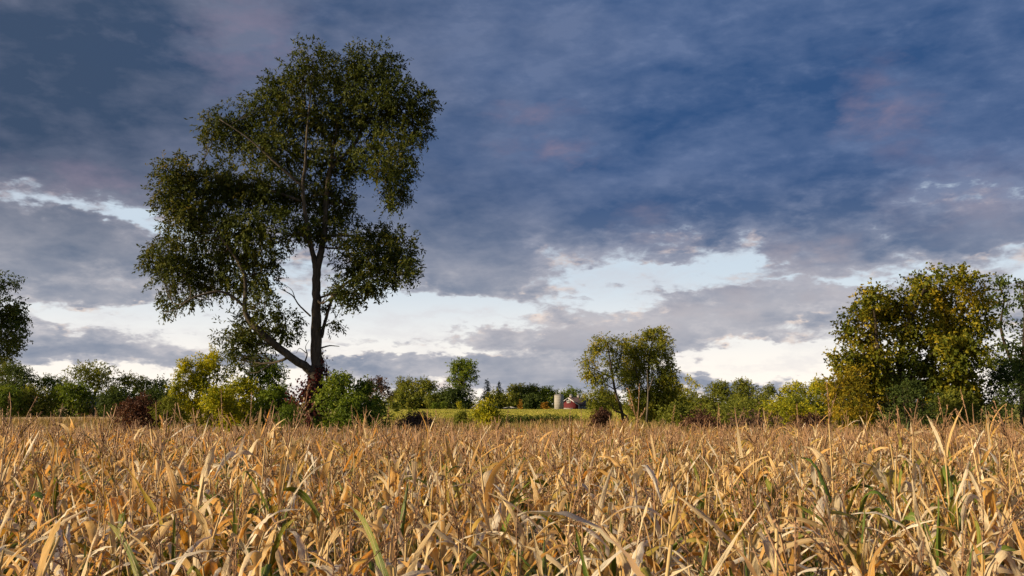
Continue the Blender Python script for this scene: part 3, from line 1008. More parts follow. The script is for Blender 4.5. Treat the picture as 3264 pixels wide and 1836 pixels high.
traced_tree('maple_tree', 'broad tree turning orange and gold at the field edge, far right of the red barn', 'tree', 50.0,
            [[(2905, 1440, 0, 40), (2900, 1350, 0, 34), (2880, 1250, 0, 28), (2870, 1150, 0, 22), (2890, 1050, 0, 16), (2930, 960, 0, 10), (2960, 890, 0, 4)],
             [(2885, 1280, 0, 22), (2840, 1190, -0.6, 16), (2800, 1110, -1, 11), (2790, 1020, -1.2, 7), (2780, 960, -1.3, 4)],
             [(2880, 1230, 0, 18), (2960, 1140, 0.6, 14), (3040, 1050, 1, 10), (3080, 960, 1.2, 5)],
             [(2815, 1140, -0.9, 8), (2750, 1130, -1.4, 6), (2690, 1140, -1.6, 3)]],
            z4([(1390, 180, 95, 60), (1560, 200, 90, 60), (1690, 190, 90, 75), (1250, 270, 110, 75), (900, 345, 85, 60), (990, 330, 55, 50), (850, 440, 85, 75), (770, 560, 95, 75),
                (1000, 480, 130, 90), (1150, 400, 130, 100), (1350, 350, 160, 120), (1550, 370, 160, 130), (1710, 330, 110, 100), (700, 640, 60, 60), (850, 690, 120, 90),
                (1050, 640, 140, 100), (1290, 590, 170, 130), (1550, 590, 180, 140), (1740, 540, 110, 120), (650, 810, 50, 40), (750, 840, 90, 70), (900, 830, 120, 90),
                (1090, 810, 130, 100), (1300, 840, 140, 110), (1510, 870, 140, 120), (1690, 790, 140, 120), (700, 940, 80, 60), (850, 990, 110, 80), (1000, 970, 110, 90),
                (1200, 1000, 120, 90), (1400, 1020, 120, 90), (1620, 1010, 130, 100), (640, 1070, 70, 60), (740, 1140, 100, 70), (690, 1230, 70, 60), (830, 1180, 90, 80), (600, 1010, 40, 40), (780, 1080, 110, 80), (930, 1120, 110, 90), (1080, 1120, 110, 90), (1250, 1130, 120, 90), (1450, 1140, 130, 100), (1650, 1150, 130, 100), (820, 1290, 110, 80), (1560, 740, 120, 100), (1420, 720, 120, 100)]),
            M["maple"], M["bark_dark"], 0.17, 0.13, 31, cover=3.8, depth_spread=1.6, depth_ratio=1.2, droop=0.3, twig=0.55, hole=-0.45, hole_scale=0.8, twigs=5, r0=0.05, per_twig=7)
traced_tree('maple_tree', 'thin-leaved dark tree with open limbs behind the turning maple, at the frame edge', 'tree', 62.0,
            [[(3270, 1430, 0, 26), (3262, 1250, 0, 22), (3265, 1130, 0, 16), (3268, 1000, 0, 10), (3262, 900, 0, 4)],
             [(3262, 1220, 0, 14), (3215, 1130, 0.4, 10), (3190, 1040, 0.6, 8), (3200, 960, 0.8, 5), (3185, 900, 1, 3)],
             [(3265, 1130, 0, 10), (3320, 1040, 0.6, 8), (3360, 960, 1, 4)]],
            z4([(1900, 240, 60, 50), (2030, 260, 75, 55), (1880, 360, 60, 55), (1980, 400, 70, 60), (2080, 380, 70, 60), (1880, 690, 60, 50), (2000, 740, 80, 60), (2090, 600, 60, 60),
                (2110, 820, 80, 70), (1930, 540, 45, 40), (2180, 300, 90, 80), (2280, 450, 100, 90), (2230, 650, 100, 90), (1960, 880, 100, 70), (2060, 920, 100, 80), (2180, 900, 110, 80)]),
            M['dark'], M['bark_dark'], 0.20, 0.15, 32, cover=1.9, depth_spread=1.5, depth_ratio=1.1, droop=0.25, twig=0.6, hole=-0.25, hole_scale=0.9, twigs=5, r0=0.05, per_twig=7)
traced_tree('willow_tree', 'grey-green tree cut off by the left frame edge', 'tree', 62.0,
            [[(-40, 1420, 0, 26), (-38, 1250, 0, 22), (-40, 1100, 0, 16), (-35, 980, 0, 8), (-30, 900, 0, 4)],
             [(-40, 1120, 0, 10), (0, 1040, 0.4, 7), (40, 990, 0.6, 3)]],
            [(-10, 915, 50, 44), (20, 960, 46, 44), (45, 1010, 34, 44), (10, 1030, 60, 50), (40, 1070, 36, 40), (0, 1100, 60, 36), (-80, 900, 60, 60), (-90, 1000, 80, 70), (-80, 1090, 70, 60), (-150, 960, 70, 90)],
            M['dark'], M['bark_dark'], 0.20, 0.10, 33, cover=2.6, depth_spread=1.4, depth_ratio=1.1, droop=0.3, twig=0.6, hole=-0.4, hole_scale=0.9, twigs=5, r0=0.05)

# ---- shrubs and trees along the field edges ---------------------------------
SHRUBS = [
    # name, label, category, px, top, width, D, leaf, seed, options
    ('shrub', 'bright yellow-green pointed shrub, leftmost of those at the willow foot', 'shrub', 590, 1150, 120, 54, 'yellow', 101, dict(form='dome', crown_from=0.02, n_clumps=26, hole=-0.55, cover=2.0)),
    ('shrub', 'tall yellowing shrub under the low limb of the willow', 'shrub', 672, 1118, 175, 55, 'yellow', 102, dict(form='dome', crown_from=0.02, n_clumps=32, hole=-0.55, cover=2.0)),
    ('shrub', 'fresh green shrub between the yellowing shrubs and the willow trunk', 'shrub', 850, 1140, 185, 56, 'green', 103, dict(form='dome', crown_from=0.02, n_clumps=34, hole=-0.55, cover=2.0)),
    ('shrub', 'low olive shrub in front of the yellowing shrubs', 'shrub', 770, 1205, 160, 53, 'yellow', 104, dict(form='dome', crown_from=0.02, n_clumps=22, hole=-0.6)),
    ('shrub', 'wine-red mounded shrub left of the bright yellow shrub', 'shrub', 460, 1268, 200, 52, 'wine', 105, dict(form='dome', crown_from=0.02, n_clumps=20, hole=-0.6)),
    ('shrub', 'fresh green shrub close on the right of the willow trunk', 'shrub', 1085, 1190, 170, 42.5, 'green', 106, dict(form='dome', crown_from=0.02, n_clumps=30, hole=-0.55)),
    ('shrub', 'lower green shrub sloping away right of the willow trunk', 'shrub', 1168, 1226, 150, 43, 'green', 107, dict(form='dome', crown_from=0.02, n_clumps=24, hole=-0.55)),
    ('shrub', 'small leafy green shrub in front of the red creeper', 'shrub', 935, 1290, 130, 41.5, 'green', 108, dict(form='dome', crown_from=0.02, n_clumps=16, hole=-0.5)),
    ('shrub', 'round purple-brown brush mound in the gap right of the green shrubs', 'shrub', 1318, 1318, 150, 60, 'brush', 109, dict(form='dome', crown_from=0.02, n_clumps=16, hole=-0.5, leaf_px=1.2)),
    ('shrub', 'round green bush with yellow leaves alone in the open field', 'shrub', 1552, 1281, 92, 92, 'yellow', 110, dict(form='dome', crown_from=0.02, n_clumps=22, hole=-0.7)),
    ('shrub', 'small grey-green weed clump left of the lone round bush', 'shrub', 1478, 1312, 80, 94, 'olive', 111, dict(form='dome', crown_from=0.02, n_clumps=10, hole=-0.4)),
    ('shrub', 'burgundy sumac shrub at the foot of the leaning tree', 'shrub', 1918, 1306, 95, 70, 'wine', 112, dict(form='dome', crown_from=0.02, n_clumps=14, hole=-0.2)),
    ('shrub', 'low wine-red shrub right of the middle trees', 'shrub', 2235, 1326, 170, 72, 'wine', 113, dict(form='dome', crown_from=0.02, n_clumps=18, hole=-0.4)),
    ('shrub', 'low purple brush below the right-hand tree row', 'shrub', 2420, 1328, 230, 74, 'brush', 114, dict(form='dome', crown_from=0.02, n_clumps=22, hole=-0.5)),
    ('shrub', 'dark wine brush beside the gold foot of the maple', 'shrub', 2585, 1326, 150, 70, 'wine', 115, dict(form='dome', crown_from=0.02, n_clumps=18, hole=-0.5)),
    ('shrub', 'blue-green round shrub in front of the turning maple', 'shrub', 2895, 1222, 190, 44, 'dark', 116, dict(form='dome', crown_from=0.02, n_clumps=30, hole=-0.6)),
    ('shrub', 'yellow-green shrub between the blue-green shrub and the dark thicket', 'shrub', 3035, 1245, 150, 46, 'olive', 117, dict(form='dome', crown_from=0.02, n_clumps=22, hole=-0.5)),
    ('shrub', 'dark green thicket under the thin-leaved tree at the frame edge', 'shrub', 3200, 1160, 260, 50, 'dark', 118, dict(form='dome', crown_from=0.02, n_clumps=34, hole=-0.7)),
    ('shrub', 'golden tall shrub at the left foot of the turning maple', 'shrub', 2712, 1170, 175, 45, 'amber', 119, dict(form='dome', crown_from=0.02, n_clumps=34, hole=-0.35)),
    ('shrub', 'yellow-green shrub low between the two yellowing shrubs', 'shrub', 700, 1240, 170, 50, 'yellow', 120, dict(form='dome', crown_from=0.02, n_clumps=20, hole=-0.5)),
    ('shrub', 'olive shrub filling the gap right of the wine-red mound', 'shrub', 545, 1262, 110, 50, 'olive', 121, dict(form='dome', crown_from=0.02, n_clumps=16, hole=-0.5)),
    ('shrub', 'low green shrub between the two green shrubs right of the willow', 'shrub', 1140, 1262, 190, 41.5, 'green', 122, dict(form='dome', crown_from=0.02, n_clumps=20, hole=-0.5)),
    ('shrub', 'leafy green shrub close on the left of the willow trunk', 'shrub', 880, 1235, 150, 51, 'green', 123, dict(form='dome', crown_from=0.02, n_clumps=22, hole=-0.5)),
    ('shrub', 'olive shrub under the right-hand tree row, beside the low wine-red shrub', 'shrub', 2320, 1285, 260, 84, 'olive', 124, dict(form='dome', crown_from=0.02, n_clumps=26, hole=-0.5)),
    ('shrub', 'yellow-green shrub under the right-hand tree row near the maple', 'shrub', 2500, 1272, 240, 82, 'yellow', 125, dict(form='dome', crown_from=0.02, n_clumps=26, hole=-0.5)),
    ('shrub', 'olive shrub at the right foot of the middle pair of trees', 'shrub', 2165, 1290, 170, 86, 'olive', 126, dict(form='dome', crown_from=0.02, n_clumps=20, hole=-0.5)),
]
for (nm, lab, cat, px, top, wd, D, lf, seed, kw) in SHRUBS:
    auto_tree(nm, lab, cat, px, top, wd, D, M[lf], M['bark_dark'], seed, stems=4, **kw)

TREES = [
    # left, behind the stubble field
    ('broadleaf_tree', 'thin-topped tree at the left frame edge behind a dark one', 18, 1143, 110, 195, 'olive', 201, dict(hole=-0.15)),
    ('broadleaf_tree', 'dark dense tree second from the left frame edge', 55, 1168, 130, 185, 'dark', 202, dict(crown_from=0.08, n_clumps=26, hole=-0.9)),
    ('broadleaf_tree', 'low green tree between the dark dense tree and the bare one', 150, 1200, 130, 190, 'green', 203, dict(crown_from=0.08, hole=-0.4)),
    ('broadleaf_tree', 'umbrella-shaped tree with bare branching trunk rising over the left tree row', 308, 1156, 165, 188, 'olive', 204, dict(form='umbrella', crown_from=0.55, n_clumps=18, hole=-0.25, cover=1.5)),
    ('broadleaf_tree', 'rounded green tree right of the umbrella-shaped one', 400, 1192, 120, 192, 'olive', 205, dict(crown_from=0.08, hole=-0.4)),
    ('broadleaf_tree', 'flat dark tree before the bright yellow shrub', 495, 1200, 110, 196, 'dark', 206, dict(form='umbrella', crown_from=0.3, hole=-0.2)),
    ('broadleaf_tree', 'green bushy tree under the umbrella-shaped tree', 245, 1225, 120, 180, 'green', 207, dict(crown_from=0.05, n_clumps=22, hole=-0.8)),
    ('broadleaf_tree', 'dark bushy tree beside the brick house', 375, 1245, 130, 178, 'dark', 208, dict(crown_from=0.05, n_clumps=22, hole=-0.8)),
    ('broadleaf_tree', 'low dark tree between the brick house and the wine-red shrub', 505, 1240, 140, 180, 'dark', 209, dict(crown_from=0.05, n_clumps=22, hole=-0.7)),
    ('broadleaf_tree', 'low brownish tree left of the green bushy tree', 110, 1238, 130, 178, 'olive', 210, dict(crown_from=0.05, n_clumps=22, hole=-0.8)),
    ('broadleaf_tree', 'low green tree at the left end of the stubble field', 20, 1240, 130, 176, 'green', 211, dict(crown_from=0.05, n_clumps=22, hole=-0.8)),
    # behind the open field
    ('broadleaf_tree', 'sparse round tree peeping over the green shrubs', 1200, 1208, 95, 230, 'brush', 221, dict(hole=-0.2)),
    ('broadleaf_tree', 'sparse yellow-brown tree at the left end of the open field', 1283, 1206, 80, 480, 'olive', 222, dict(crown_from=0.3, hole=-0.2)),
    ('broadleaf_tree', 'rounded olive tree next to the sparse yellow-brown one', 1350, 1210, 100, 475, 'olive', 223, dict(crown_from=0.1, n_clumps=20, hole=-0.4)),
    ('broadleaf_tree', 'tallest tree of the far row, with bare stems under its crown', 1470, 1146, 105, 470, 'green', 224, dict(crown_from=0.48, n_clumps=22, hole=-0.3, stems=3)),
    ('broadleaf_tree', 'dark low tree under the tallest tree of the far row', 1452, 1236, 120, 462, 'dark', 225, dict(crown_from=0.05, n_clumps=22, hole=-0.9)),
    ('broadleaf_tree', 'grey-green tree in front of the two spruces', 1600, 1250, 120, 468, 'olive', 226, dict(crown_from=0.05, n_clumps=20, hole=-0.8)),
    ('broadleaf_tree', 'thin-topped green tree right of the spruces', 1640, 1226, 90, 490, 'olive', 227, dict(crown_from=0.2, hole=-0.2)),
    ('broadleaf_tree', 'tall olive tree left of the silo', 1690, 1228, 85, 485, 'olive', 228, dict(crown_from=0.1, n_clumps=20, hole=-0.5)),
    ('broadleaf_tree', 'dark green tree touching the silo', 1745, 1236, 75, 480, 'green', 229, dict(crown_from=0.1, n_clumps=20, hole=-0.6)),
    ('broadleaf_tree', 'pale green tree behind the barn roof', 1822, 1240, 80, 500, 'green', 230, dict(crown_from=0.1, n_clumps=20, hole=-0.5)),
    ('broadleaf_tree', 'olive tree hiding the right end of the barn', 1928, 1248, 85, 425, 'olive', 231, dict(crown_from=0.03, n_clumps=22, hole=-0.8)),
    ('broadleaf_tree', 'dark tree between the silo and the golden cone shrub', 1700, 1262, 90, 465, 'dark', 232, dict(crown_from=0.03, n_clumps=20, hole=-0.9)),
    ('broadleaf_tree', 'dull green tree left of the dark low tree', 1390, 1258, 90, 466, 'olive', 233, dict(crown_from=0.03, n_clumps=20, hole=-0.8)),
    ('broadleaf_tree', 'low golden-brown tree under the sparse yellow-brown tree', 1300, 1258, 110, 468, 'olive', 234, dict(crown_from=0.03, n_clumps=20, hole=-0.8)),
    # the row on the right
    ('broadleaf_tree', 'yellow-topped tree just right of the middle pair', 2190, 1212, 95, 150, 'yellow', 241, dict(crown_from=0.1, hole=-0.3)),
    ('broadleaf_tree', 'low olive tree below the yellow-topped one', 2215, 1255, 150, 128, 'olive', 242, dict(crown_from=0.03, n_clumps=24, hole=-0.8)),
    ('broadleaf_tree', 'brownish thin tree in the right-hand row, left of the tallest', 2300, 1222, 110, 130, 'olive', 243, dict(crown_from=0.08, hole=-0.35)),
    ('broadleaf_tree', 'tallest olive tree of the right-hand row', 2375, 1212, 110, 128, 'olive', 244, dict(crown_from=0.06, n_clumps=24, hole=-0.5)),
    ('broadleaf_tree', 'dull tree right of the tallest in the right-hand row', 2455, 1232, 100, 126, 'olive', 245, dict(crown_from=0.04, n_clumps=22, hole=-0.6)),
    ('broadleaf_tree', 'bright yellow-green tree in the right-hand row', 2535, 1218, 105, 124, 'yellow', 246, dict(crown_from=0.06, n_clumps=22, hole=-0.5)),
    ('broadleaf_tree', 'yellow-green tree touching the turning maple', 2615, 1214, 110, 122, 'yellow', 247, dict(crown_from=0.06, n_clumps=22, hole=-0.5)),
    ('broadleaf_tree', 'low dark tree under the right-hand row', 2390, 1268, 190, 118, 'olive', 248, dict(crown_from=0.03, n_clumps=26, hole=-0.9)),
    ('broadleaf_tree', 'low green tree under the bright yellow-green one', 2560, 1262, 170, 118, 'olive', 249, dict(crown_from=0.03, n_clumps=26, hole=-0.9)),
    ('broadleaf_tree', 'dull olive tree behind the middle pair', 2120, 1268, 130, 135, 'olive', 250, dict(crown_from=0.03, n_clumps=22, hole=-0.8)),
]
for (nm, lab, px, top, wd, D, lf, seed, kw) in TREES:
    kw = dict(kw)
    grp = 'trees of the left row' if seed < 220 else ('trees behind the open field' if seed < 240 else 'trees of the right-hand row')
    auto_tree(nm, lab, 'tree', px, top, wd, D, M[lf], M['bark_dark'], seed, group=grp, **{'n_clumps': 18, 'cover': 1.8, 'leaf_px': 1.25, **kw})
for px, top, wd, lab, seed in ((1553, 1209, 46, 'pointed dark spruce, taller of the two in the far row', 261), (1591, 1217, 44, 'pointed dark spruce, shorter of the two in the far row', 262)):
    auto_tree('spruce_tree', lab, 'tree', px, top, wd, 478, M['spruce'], M['bark_dark'], seed, form='cone', crown_from=0.12, n_clumps=40, hole=-1.5, cover=2.0, leaf_px=1.0, group='spruces of the far row')
for px, top, wd, lf, lab, seed in ((1659, 1277, 26, 'gold', 'golden-brown cone-shaped shrub left of the silo', 271), (1385, 1286, 22, 'green', 'small green shrub at the far field edge under the olive tree', 272),
                               (1415, 1280, 26, 'green', 'rounded green shrub at the far field edge under the tallest tree', 273), (1463, 1282, 18, 'yellow', 'small yellow shrub at the far field edge left of the white shed', 274),
                               (1738, 1285, 24, 'gold', 'small orange shrub just left of the silo foot', 275)):
    auto_tree('shrub', lab, 'shrub', px, top, wd, 448, M[lf], M['bark_dark'], seed, form='dome' if seed != 271 else 'cone', crown_from=0.03, n_clumps=12, hole=-1.5, cover=2.2, leaf_px=1.0, stems=2, group='small shrubs at the far field edge')


def bare_tree():
    rs = np.random.RandomState(77)
    D = 186.0
    g = Geo()
    base = np.array([at(222, 1300, D)[0], D, 0.0])
    tips = [(192, 1190), (205, 1182), (218, 1186), (228, 1195), (240, 1188), (250, 1196), (200, 1205), (235, 1205)]
    fork = at(222, 1245, D)
    g.tube([base - [0, 0, 0.1], base * 0.4 + fork * 0.6, fork], [0.22, 0.16, 0.12], 7)
    for (px, py) in tips:
        e = at(px, py, D + rs.uniform(-1, 1))
        p = bend(fork, e, rs, 6, 0.06)
        g.tube(p, np.linspace(0.09, 0.03, 6), 5)
        for _ in range(5):
            s = p[rs.randint(2, 6)]
            g.tube(bend(s, s + unit(rs.normal(size=3) * [1, 1, .5] + [0, 0, 0.9]) * rs.uniform(0.6, 1.3), rs, 4, 0.08), [0.03, 0.026, 0.022, 0.018], 4)
    o = empty('bare_tree', base)
    tag(o, 'leafless dead tree with fanned twigs left of the umbrella-shaped tree', 'tree')
    V, Q, T, A = g.arrays()
    obj('trunk', make_mesh('trunk', V - base, Q, T, A, True, [M['snag']]), o)


bare_tree()


def distant_woods():
    rs = np.random.RandomState(9)
    f = Geo(('tint',))
    cl = []
    for x in np.arange(-420, 430, 5.0):
        D = 620 + rs.uniform(-15, 25)
        h = 7.5 + 1.6 * sin(x * 0.05) + rs.uniform(-1.2, 1.5)
        for z in (h - 2.0, h - 4.5, 1.8):
            cl.append((np.array([x + rs.uniform(-2, 2), D, max(z, 1.5)]), np.array([4.2, 4.0, 2.4])))
    for x in np.arange(-150, -25, 3.0):
        D = 225 + rs.uniform(-8, 12)
        h = 4.2 + rs.uniform(-0.8, 0.8)
        for z in (h - 1.2, 1.3):
            cl.append((np.array([x, D, z]), np.array([2.5, 2.5, 1.7])))
    foliage(f, cl, rs, 1.05, 0.65, 0.9, 6, 1.6, 0.1, -1.2, 3.0, 4)
    o = obj('distant_woods', f.mesh('distant_woods', False, [M['olive']]))
    tag(o, 'far-off woods closing the horizon behind the farm', kind='stuff')


distant_woods()

# ------------------------------------------------------------------ farm buildings
M['red_boards'] = plain('red_barn_boards', (0.105, 0.020, 0.025), (0.075, 0.015, 0.019), 2.0, 0.75, 0.15, (3, 3, 0.3))
M['white_paint'] = plain('white_paint', (0.52, 0.53, 0.56), (0.44, 0.45, 0.48), 2.0, 0.6)
M['roof_dark'] = plain('dark_shingle_roof', (0.075, 0.055, 0.060), (0.050, 0.038, 0.045), 1.5, 0.85)
M['stone'] = plain('foundation_stone', (0.34, 0.32, 0.30), (0.22, 0.21, 0.20), 1.5, 0.9)
M['shade_grey_wall'] = plain('shade_painted_boards', (0.12, 0.13, 0.15), (0.08, 0.09, 0.105), 2.0, 0.8)  # shade on the barn's long side painted into the blue-grey; low shed shares it
M['glass'] = plain('dark_window_glass', (0.03, 0.035, 0.045), (0.02, 0.025, 0.03), 1.0, 0.12, 0.5)
M['concrete'] = plain('silo_concrete', (0.31, 0.31, 0.305), (0.24, 0.24, 0.235), 0.8, 0.8, 0.2, (1, 1, 0.5))
M['steel'] = plain('silo_hoop_steel', (0.24, 0.24, 0.24), (0.16, 0.15, 0.15), 2.0, 0.6)
M['brick'] = plain('house_brick', (0.24, 0.09, 0.065), (0.17, 0.065, 0.05), 4.0, 0.85)
M['grey_roof'] = plain('grey_roof', (0.16, 0.17, 0.19), (0.11, 0.12, 0.14), 2.0, 0.8)
M['tin'] = plain('pale_tin_roof', (0.62, 0.64, 0.68), (0.50, 0.52, 0.56), 1.0, 0.45, 0.4)


def part(name, parent, build, mat, smooth=False):
    g = Geo()
    build(g)
    return obj(name, g.mesh(name, smooth, [mat]), parent)


def barn():
    D = 450.0
    s = m_per_px(D)
    corner = at(1845, 1304, D)           # the near corner, right end of the gable
    al = radians(33)
    W, L, EH, RH = 11.4, 18.0, 2.15, 5.5
    # local frame: origin at the near corner, +x along the long wall (right and away), +y along the gable (left and away)
    root = empty('red_barn', (corner[0], D, 0.0), 0.0)
    root.rotation_euler = (0, 0, pi / 2 - al)
    tag(root, 'red barn with white trim, dark roof and two white cupolas beside the silo', 'barn')
    t = 0.25

    def gable(g):
        V = [[0, 0, 0], [0, W, 0], [0, W, EH], [0, W / 2, RH], [0, 0, EH]]
        V2 = [[t, y, z] for _, y, z in V]
        n = len(V)
        g.add(V + V2, [[k, (k + 1) % n, n + (k + 1) % n, n + k] for k in range(n)][:],
              [[0, 2, 1], [0, 4, 2], [4, 3, 2], [5, 6, 7], [5, 7, 9], [9, 7, 8]])
    wall = part('gable_wall', root, lambda g: gable(g), M['red_boards'])
    part('gable_wall', root, lambda g: (gable(g), [v.__iadd__(np.array([L - t, 0, 0], np.float32)) for v in g.V]), M['red_boards'])
    part('side_wall', root, lambda g: g.box((L / 2, t / 2, EH / 2), (L - 2 * t - 0.01, t, EH)), M['shade_grey_wall'])
    part('side_wall', root, lambda g: g.box((L / 2, W - t / 2, EH / 2), (L - 2 * t - 0.01, t, EH)), M['shade_grey_wall'])
    part('foundation', root, lambda g: g.box((-0.06, W * 0.62, 0.35), (0.1, W * 0.66, 0.7)), M['stone'])

    def slope(g, side):
        y0, y1 = (-0.55, W / 2) if side < 0 else (W + 0.55, W / 2)
        z0 = EH - (RH - EH) * 0.55 / (W / 2) + 0.12
        z1 = RH + 0.12
        V = [[x, y, z + dz] for dz in (0, 0.22) for (x, y, z) in ((-0.6, y0, z0), (L + 0.6, y0, z0), (L + 0.6, y1, z1), (-0.6, y1, z1))]
        g.add(V, [[0, 3, 2, 1], [4, 5, 6, 7], [0, 1, 5, 4], [1, 2, 6, 5], [2, 3, 7, 6], [3, 0, 4, 7]])
    roof = part('roof', root, lambda g: (slope(g, -1), slope(g, 1)), M['roof_dark'])
    # white bargeboards along the gable edge, corner boards
    for side in (-1, 1):
        def barge(g, side=side):
            y0, y1 = (-0.6, W / 2) if side < 0 else (W + 0.6, W / 2)
            z0 = EH - (RH - EH) * 0.6 / (W / 2)
            V = [[x, y, z + dz] for x in (-0.68, -0.61) for (y, z, dz) in ((y0, z0, -0.06), (y1, RH, -0.06), (y1, RH, 0.36), (y0, z0, 0.36))]
            g.add(V, [[0, 1, 2, 3], [4, 7, 6, 5], [0, 4, 5, 1], [1, 5, 6, 2], [2, 6, 7, 3], [3, 7, 4, 0]])
        part('bargeboard', root, barge, M['white_paint'])
    part('corner_board', root, lambda g: g.box((0.1, 0.05, EH / 2), (0.34, 0.34, EH - 0.02)), M['white_paint'])
    part('corner_board', root, lambda g: g.box((0.1, W - 0.05, EH / 2), (0.34, 0.34, EH - 0.02)), M['white_paint'])
    # loft window
    win = part('window', root, lambda g: g.box((-0.05, W / 2, 4.15), (0.12, 1.55, 1.55)), M['glass'])

    def frame(g):
        for y, z, sy, sz in ((0, 0.9, 2.06, 0.26), (0, -0.9, 2.06, 0.26), (-0.9, 0, 0.26, 1.54), (0.9, 0, 0.26, 1.54), (0, 0, 0.22, 1.5), (0, 0, 1.5, 0.222)):
            g.box((-0.14, W / 2 + y, 4.15 + z), (0.1, sy, sz))
    part('window_frame', win, frame, M['white_paint'])
    for k in range(5):
        w_ = part('window', root, lambda g: g.box((3.0 + 2.8 * k, -0.03, 1.25), (1.0, 0.08, 0.9)), M['glass'])
        part('window_frame', w_, lambda g: g.box((3.0 + 2.8 * k, -0.09, 0.78), (1.2, 0.08, 0.12)), M['white_paint'])
    for xk in (2.6, 10.4):
        cu = part('cupola', root, lambda g: g.box((xk, W / 2, RH + 0.75), (1.25, 1.25, 1.5)), M['white_paint'])
        for dy, dx in ((0, -0.64), (-0.64, 0)):
            for q in (-1, 1):
                for h in (0.45, 1.05):
                    part('pane', cu, lambda g: g.box((xk + (dx if dx else q * 0.3), W / 2 + (dy if dy else q * 0.3), RH + 0.1 + h), (0.05 if dx else 0.42, 0.05 if dy else 0.42, 0.45)), M['red_boards'] if h < 0.6 else M['glass'])

        def cap(g):
            a = 0.78
            z = RH + 1.51
            V = [[xk - a, W / 2 - a, z], [xk + a, W / 2 - a, z], [xk + a, W / 2 + a, z], [xk - a, W / 2 + a, z],
                 [xk - a, W / 2 - a, z + .14], [xk + a, W / 2 - a, z + .14], [xk + a, W / 2 + a, z + .14], [xk - a, W / 2 + a, z + .14], [xk, W / 2, z + 0.75]]
            g.add(V, [[0, 3, 2, 1], [0, 1, 5, 4], [1, 2, 6, 5], [2, 3, 7, 6], [3, 0, 4, 7]], [[4, 5, 8], [5, 6, 8], [6, 7, 8], [7, 4, 8]])
        part('cupola_roof', cu, cap, M['grey_roof'])


barn()


def silo():
    D = 446.0
    s = m_per_px(D)
    c = at(1782, 1304, D)
    R = 15.0 * s
    H = at(1782, 1260, D)[2]
    root = empty('silo', (c[0], D, 0))
    tag(root, 'pale concrete stave silo with steel hoops standing left of the red barn', 'silo')

    def rings(g):
        z = np.array([-0.1, H - 0.02, H, H])
        g.tube(np.stack([0 * z, 0 * z, z], -1)[:2], [R, R], 32)
    part('wall', root, rings, M['concrete'], True)

    def dome(g):
        t = np.linspace(0, pi / 2 * 0.98, 6)
        rr = R * 1.03 * np.cos(t)
        zz = H + 0.04 + 0.55 * np.sin(t)
        ang = np.arange(32) * 2 * pi / 32
        V = np.stack([rr[:, None] * np.cos(ang), rr[:, None] * np.sin(ang), np.broadcast_to(zz[:, None], (6, 32))], -1).reshape(-1, 3)
        i = np.arange(5)[:, None] * 32
        j = np.arange(32)[None]
        g.add(V, np.stack([i + j, i + (j + 1) % 32, i + 32 + (j + 1) % 32, i + 32 + j], -1).reshape(-1, 4))
    part('roof', root, dome, M['steel'], True)
    for k in range(9):
        zc = 0.35 + (H - 0.7) * k / 8

        def hoop(g):
            g.tube([[0, 0, zc - 0.06], [0, 0, zc + 0.06]], [R + 0.05, R + 0.05], 32)
        part('hoop', root, hoop, M['steel'], True)


silo()


def gable_house(name, label, cat, x, D, w, l, eh, rh, rz, wall, roof, trim=None, windows=()):
    root = empty(name, (x, D, 0), rz)
    tag(root, label, cat)

    def body(g):
        V = [[-w / 2, y, z] for y in () for z in ()]
        prof = [[-w / 2, 0], [w / 2, 0], [w / 2, eh], [0, rh], [-w / 2, eh]]
        V = [[a, 0, b] for a, b in prof] + [[a, l, b] for a, b in prof]
        g.add(V, [[k, (k + 1) % 5, 5 + (k + 1) % 5, 5 + k][::-1] for k in range(5)], [[0, 1, 2], [0, 2, 4], [4, 2, 3], [5, 7, 6], [5, 9, 7], [9, 8, 7]])
    part('wall', root, body, wall)

    def rf(g):
        for sd in (-1, 1):
            ov = 0.5
            z0 = eh - (rh - eh) * ov / (w / 2) + 0.05
            V = [[x_, y_, z_ + dz] for dz in (0, 0.2) for (x_, y_, z_) in ((sd * (w / 2 + ov), -0.5, z0), (sd * (w / 2 + ov), l + 0.5, z0), (0, l + 0.5, rh + 0.05), (0, -0.5, rh + 0.05))]
            g.add(V, [[0, 1, 2, 3], [4, 7, 6, 5], [0, 4, 5, 1], [1, 5, 6, 2], [2, 6, 7, 3], [3, 7, 4, 0]])
    part('roof', root, rf, roof)
    if trim:
        for sd in (-1, 1):
            def tr(g, sd=sd):
                z0 = eh - (rh - eh) * 0.55 / (w / 2)
                V = [[x_, y_, z_] for y_ in (-0.6, -0.52) for (x_, z_) in ((sd * (w / 2 + .55), z0 - 0.25), (0, rh - 0.25), (0, rh + 0.3), (sd * (w / 2 + .55), z0 + 0.3))]
                g.add(V, [[0, 1, 2, 3], [4, 7, 6, 5], [0, 4, 5, 1], [1, 5, 6, 2], [2, 6, 7, 3], [3, 7, 4, 0]])
            part('bargeboard', root, tr, trim)
    for (wx, wz, ww, wh) in windows:
        wd = part('window', root, lambda g: g.box((wx, -0.03, wz), (ww, 0.08, wh)), M['glass'])
        part('window_frame', wd, lambda g: g.box((wx, -0.09, wz - wh / 2 - 0.08), (ww + 0.3, 0.12, 0.14)), M['white_paint'])
    return root


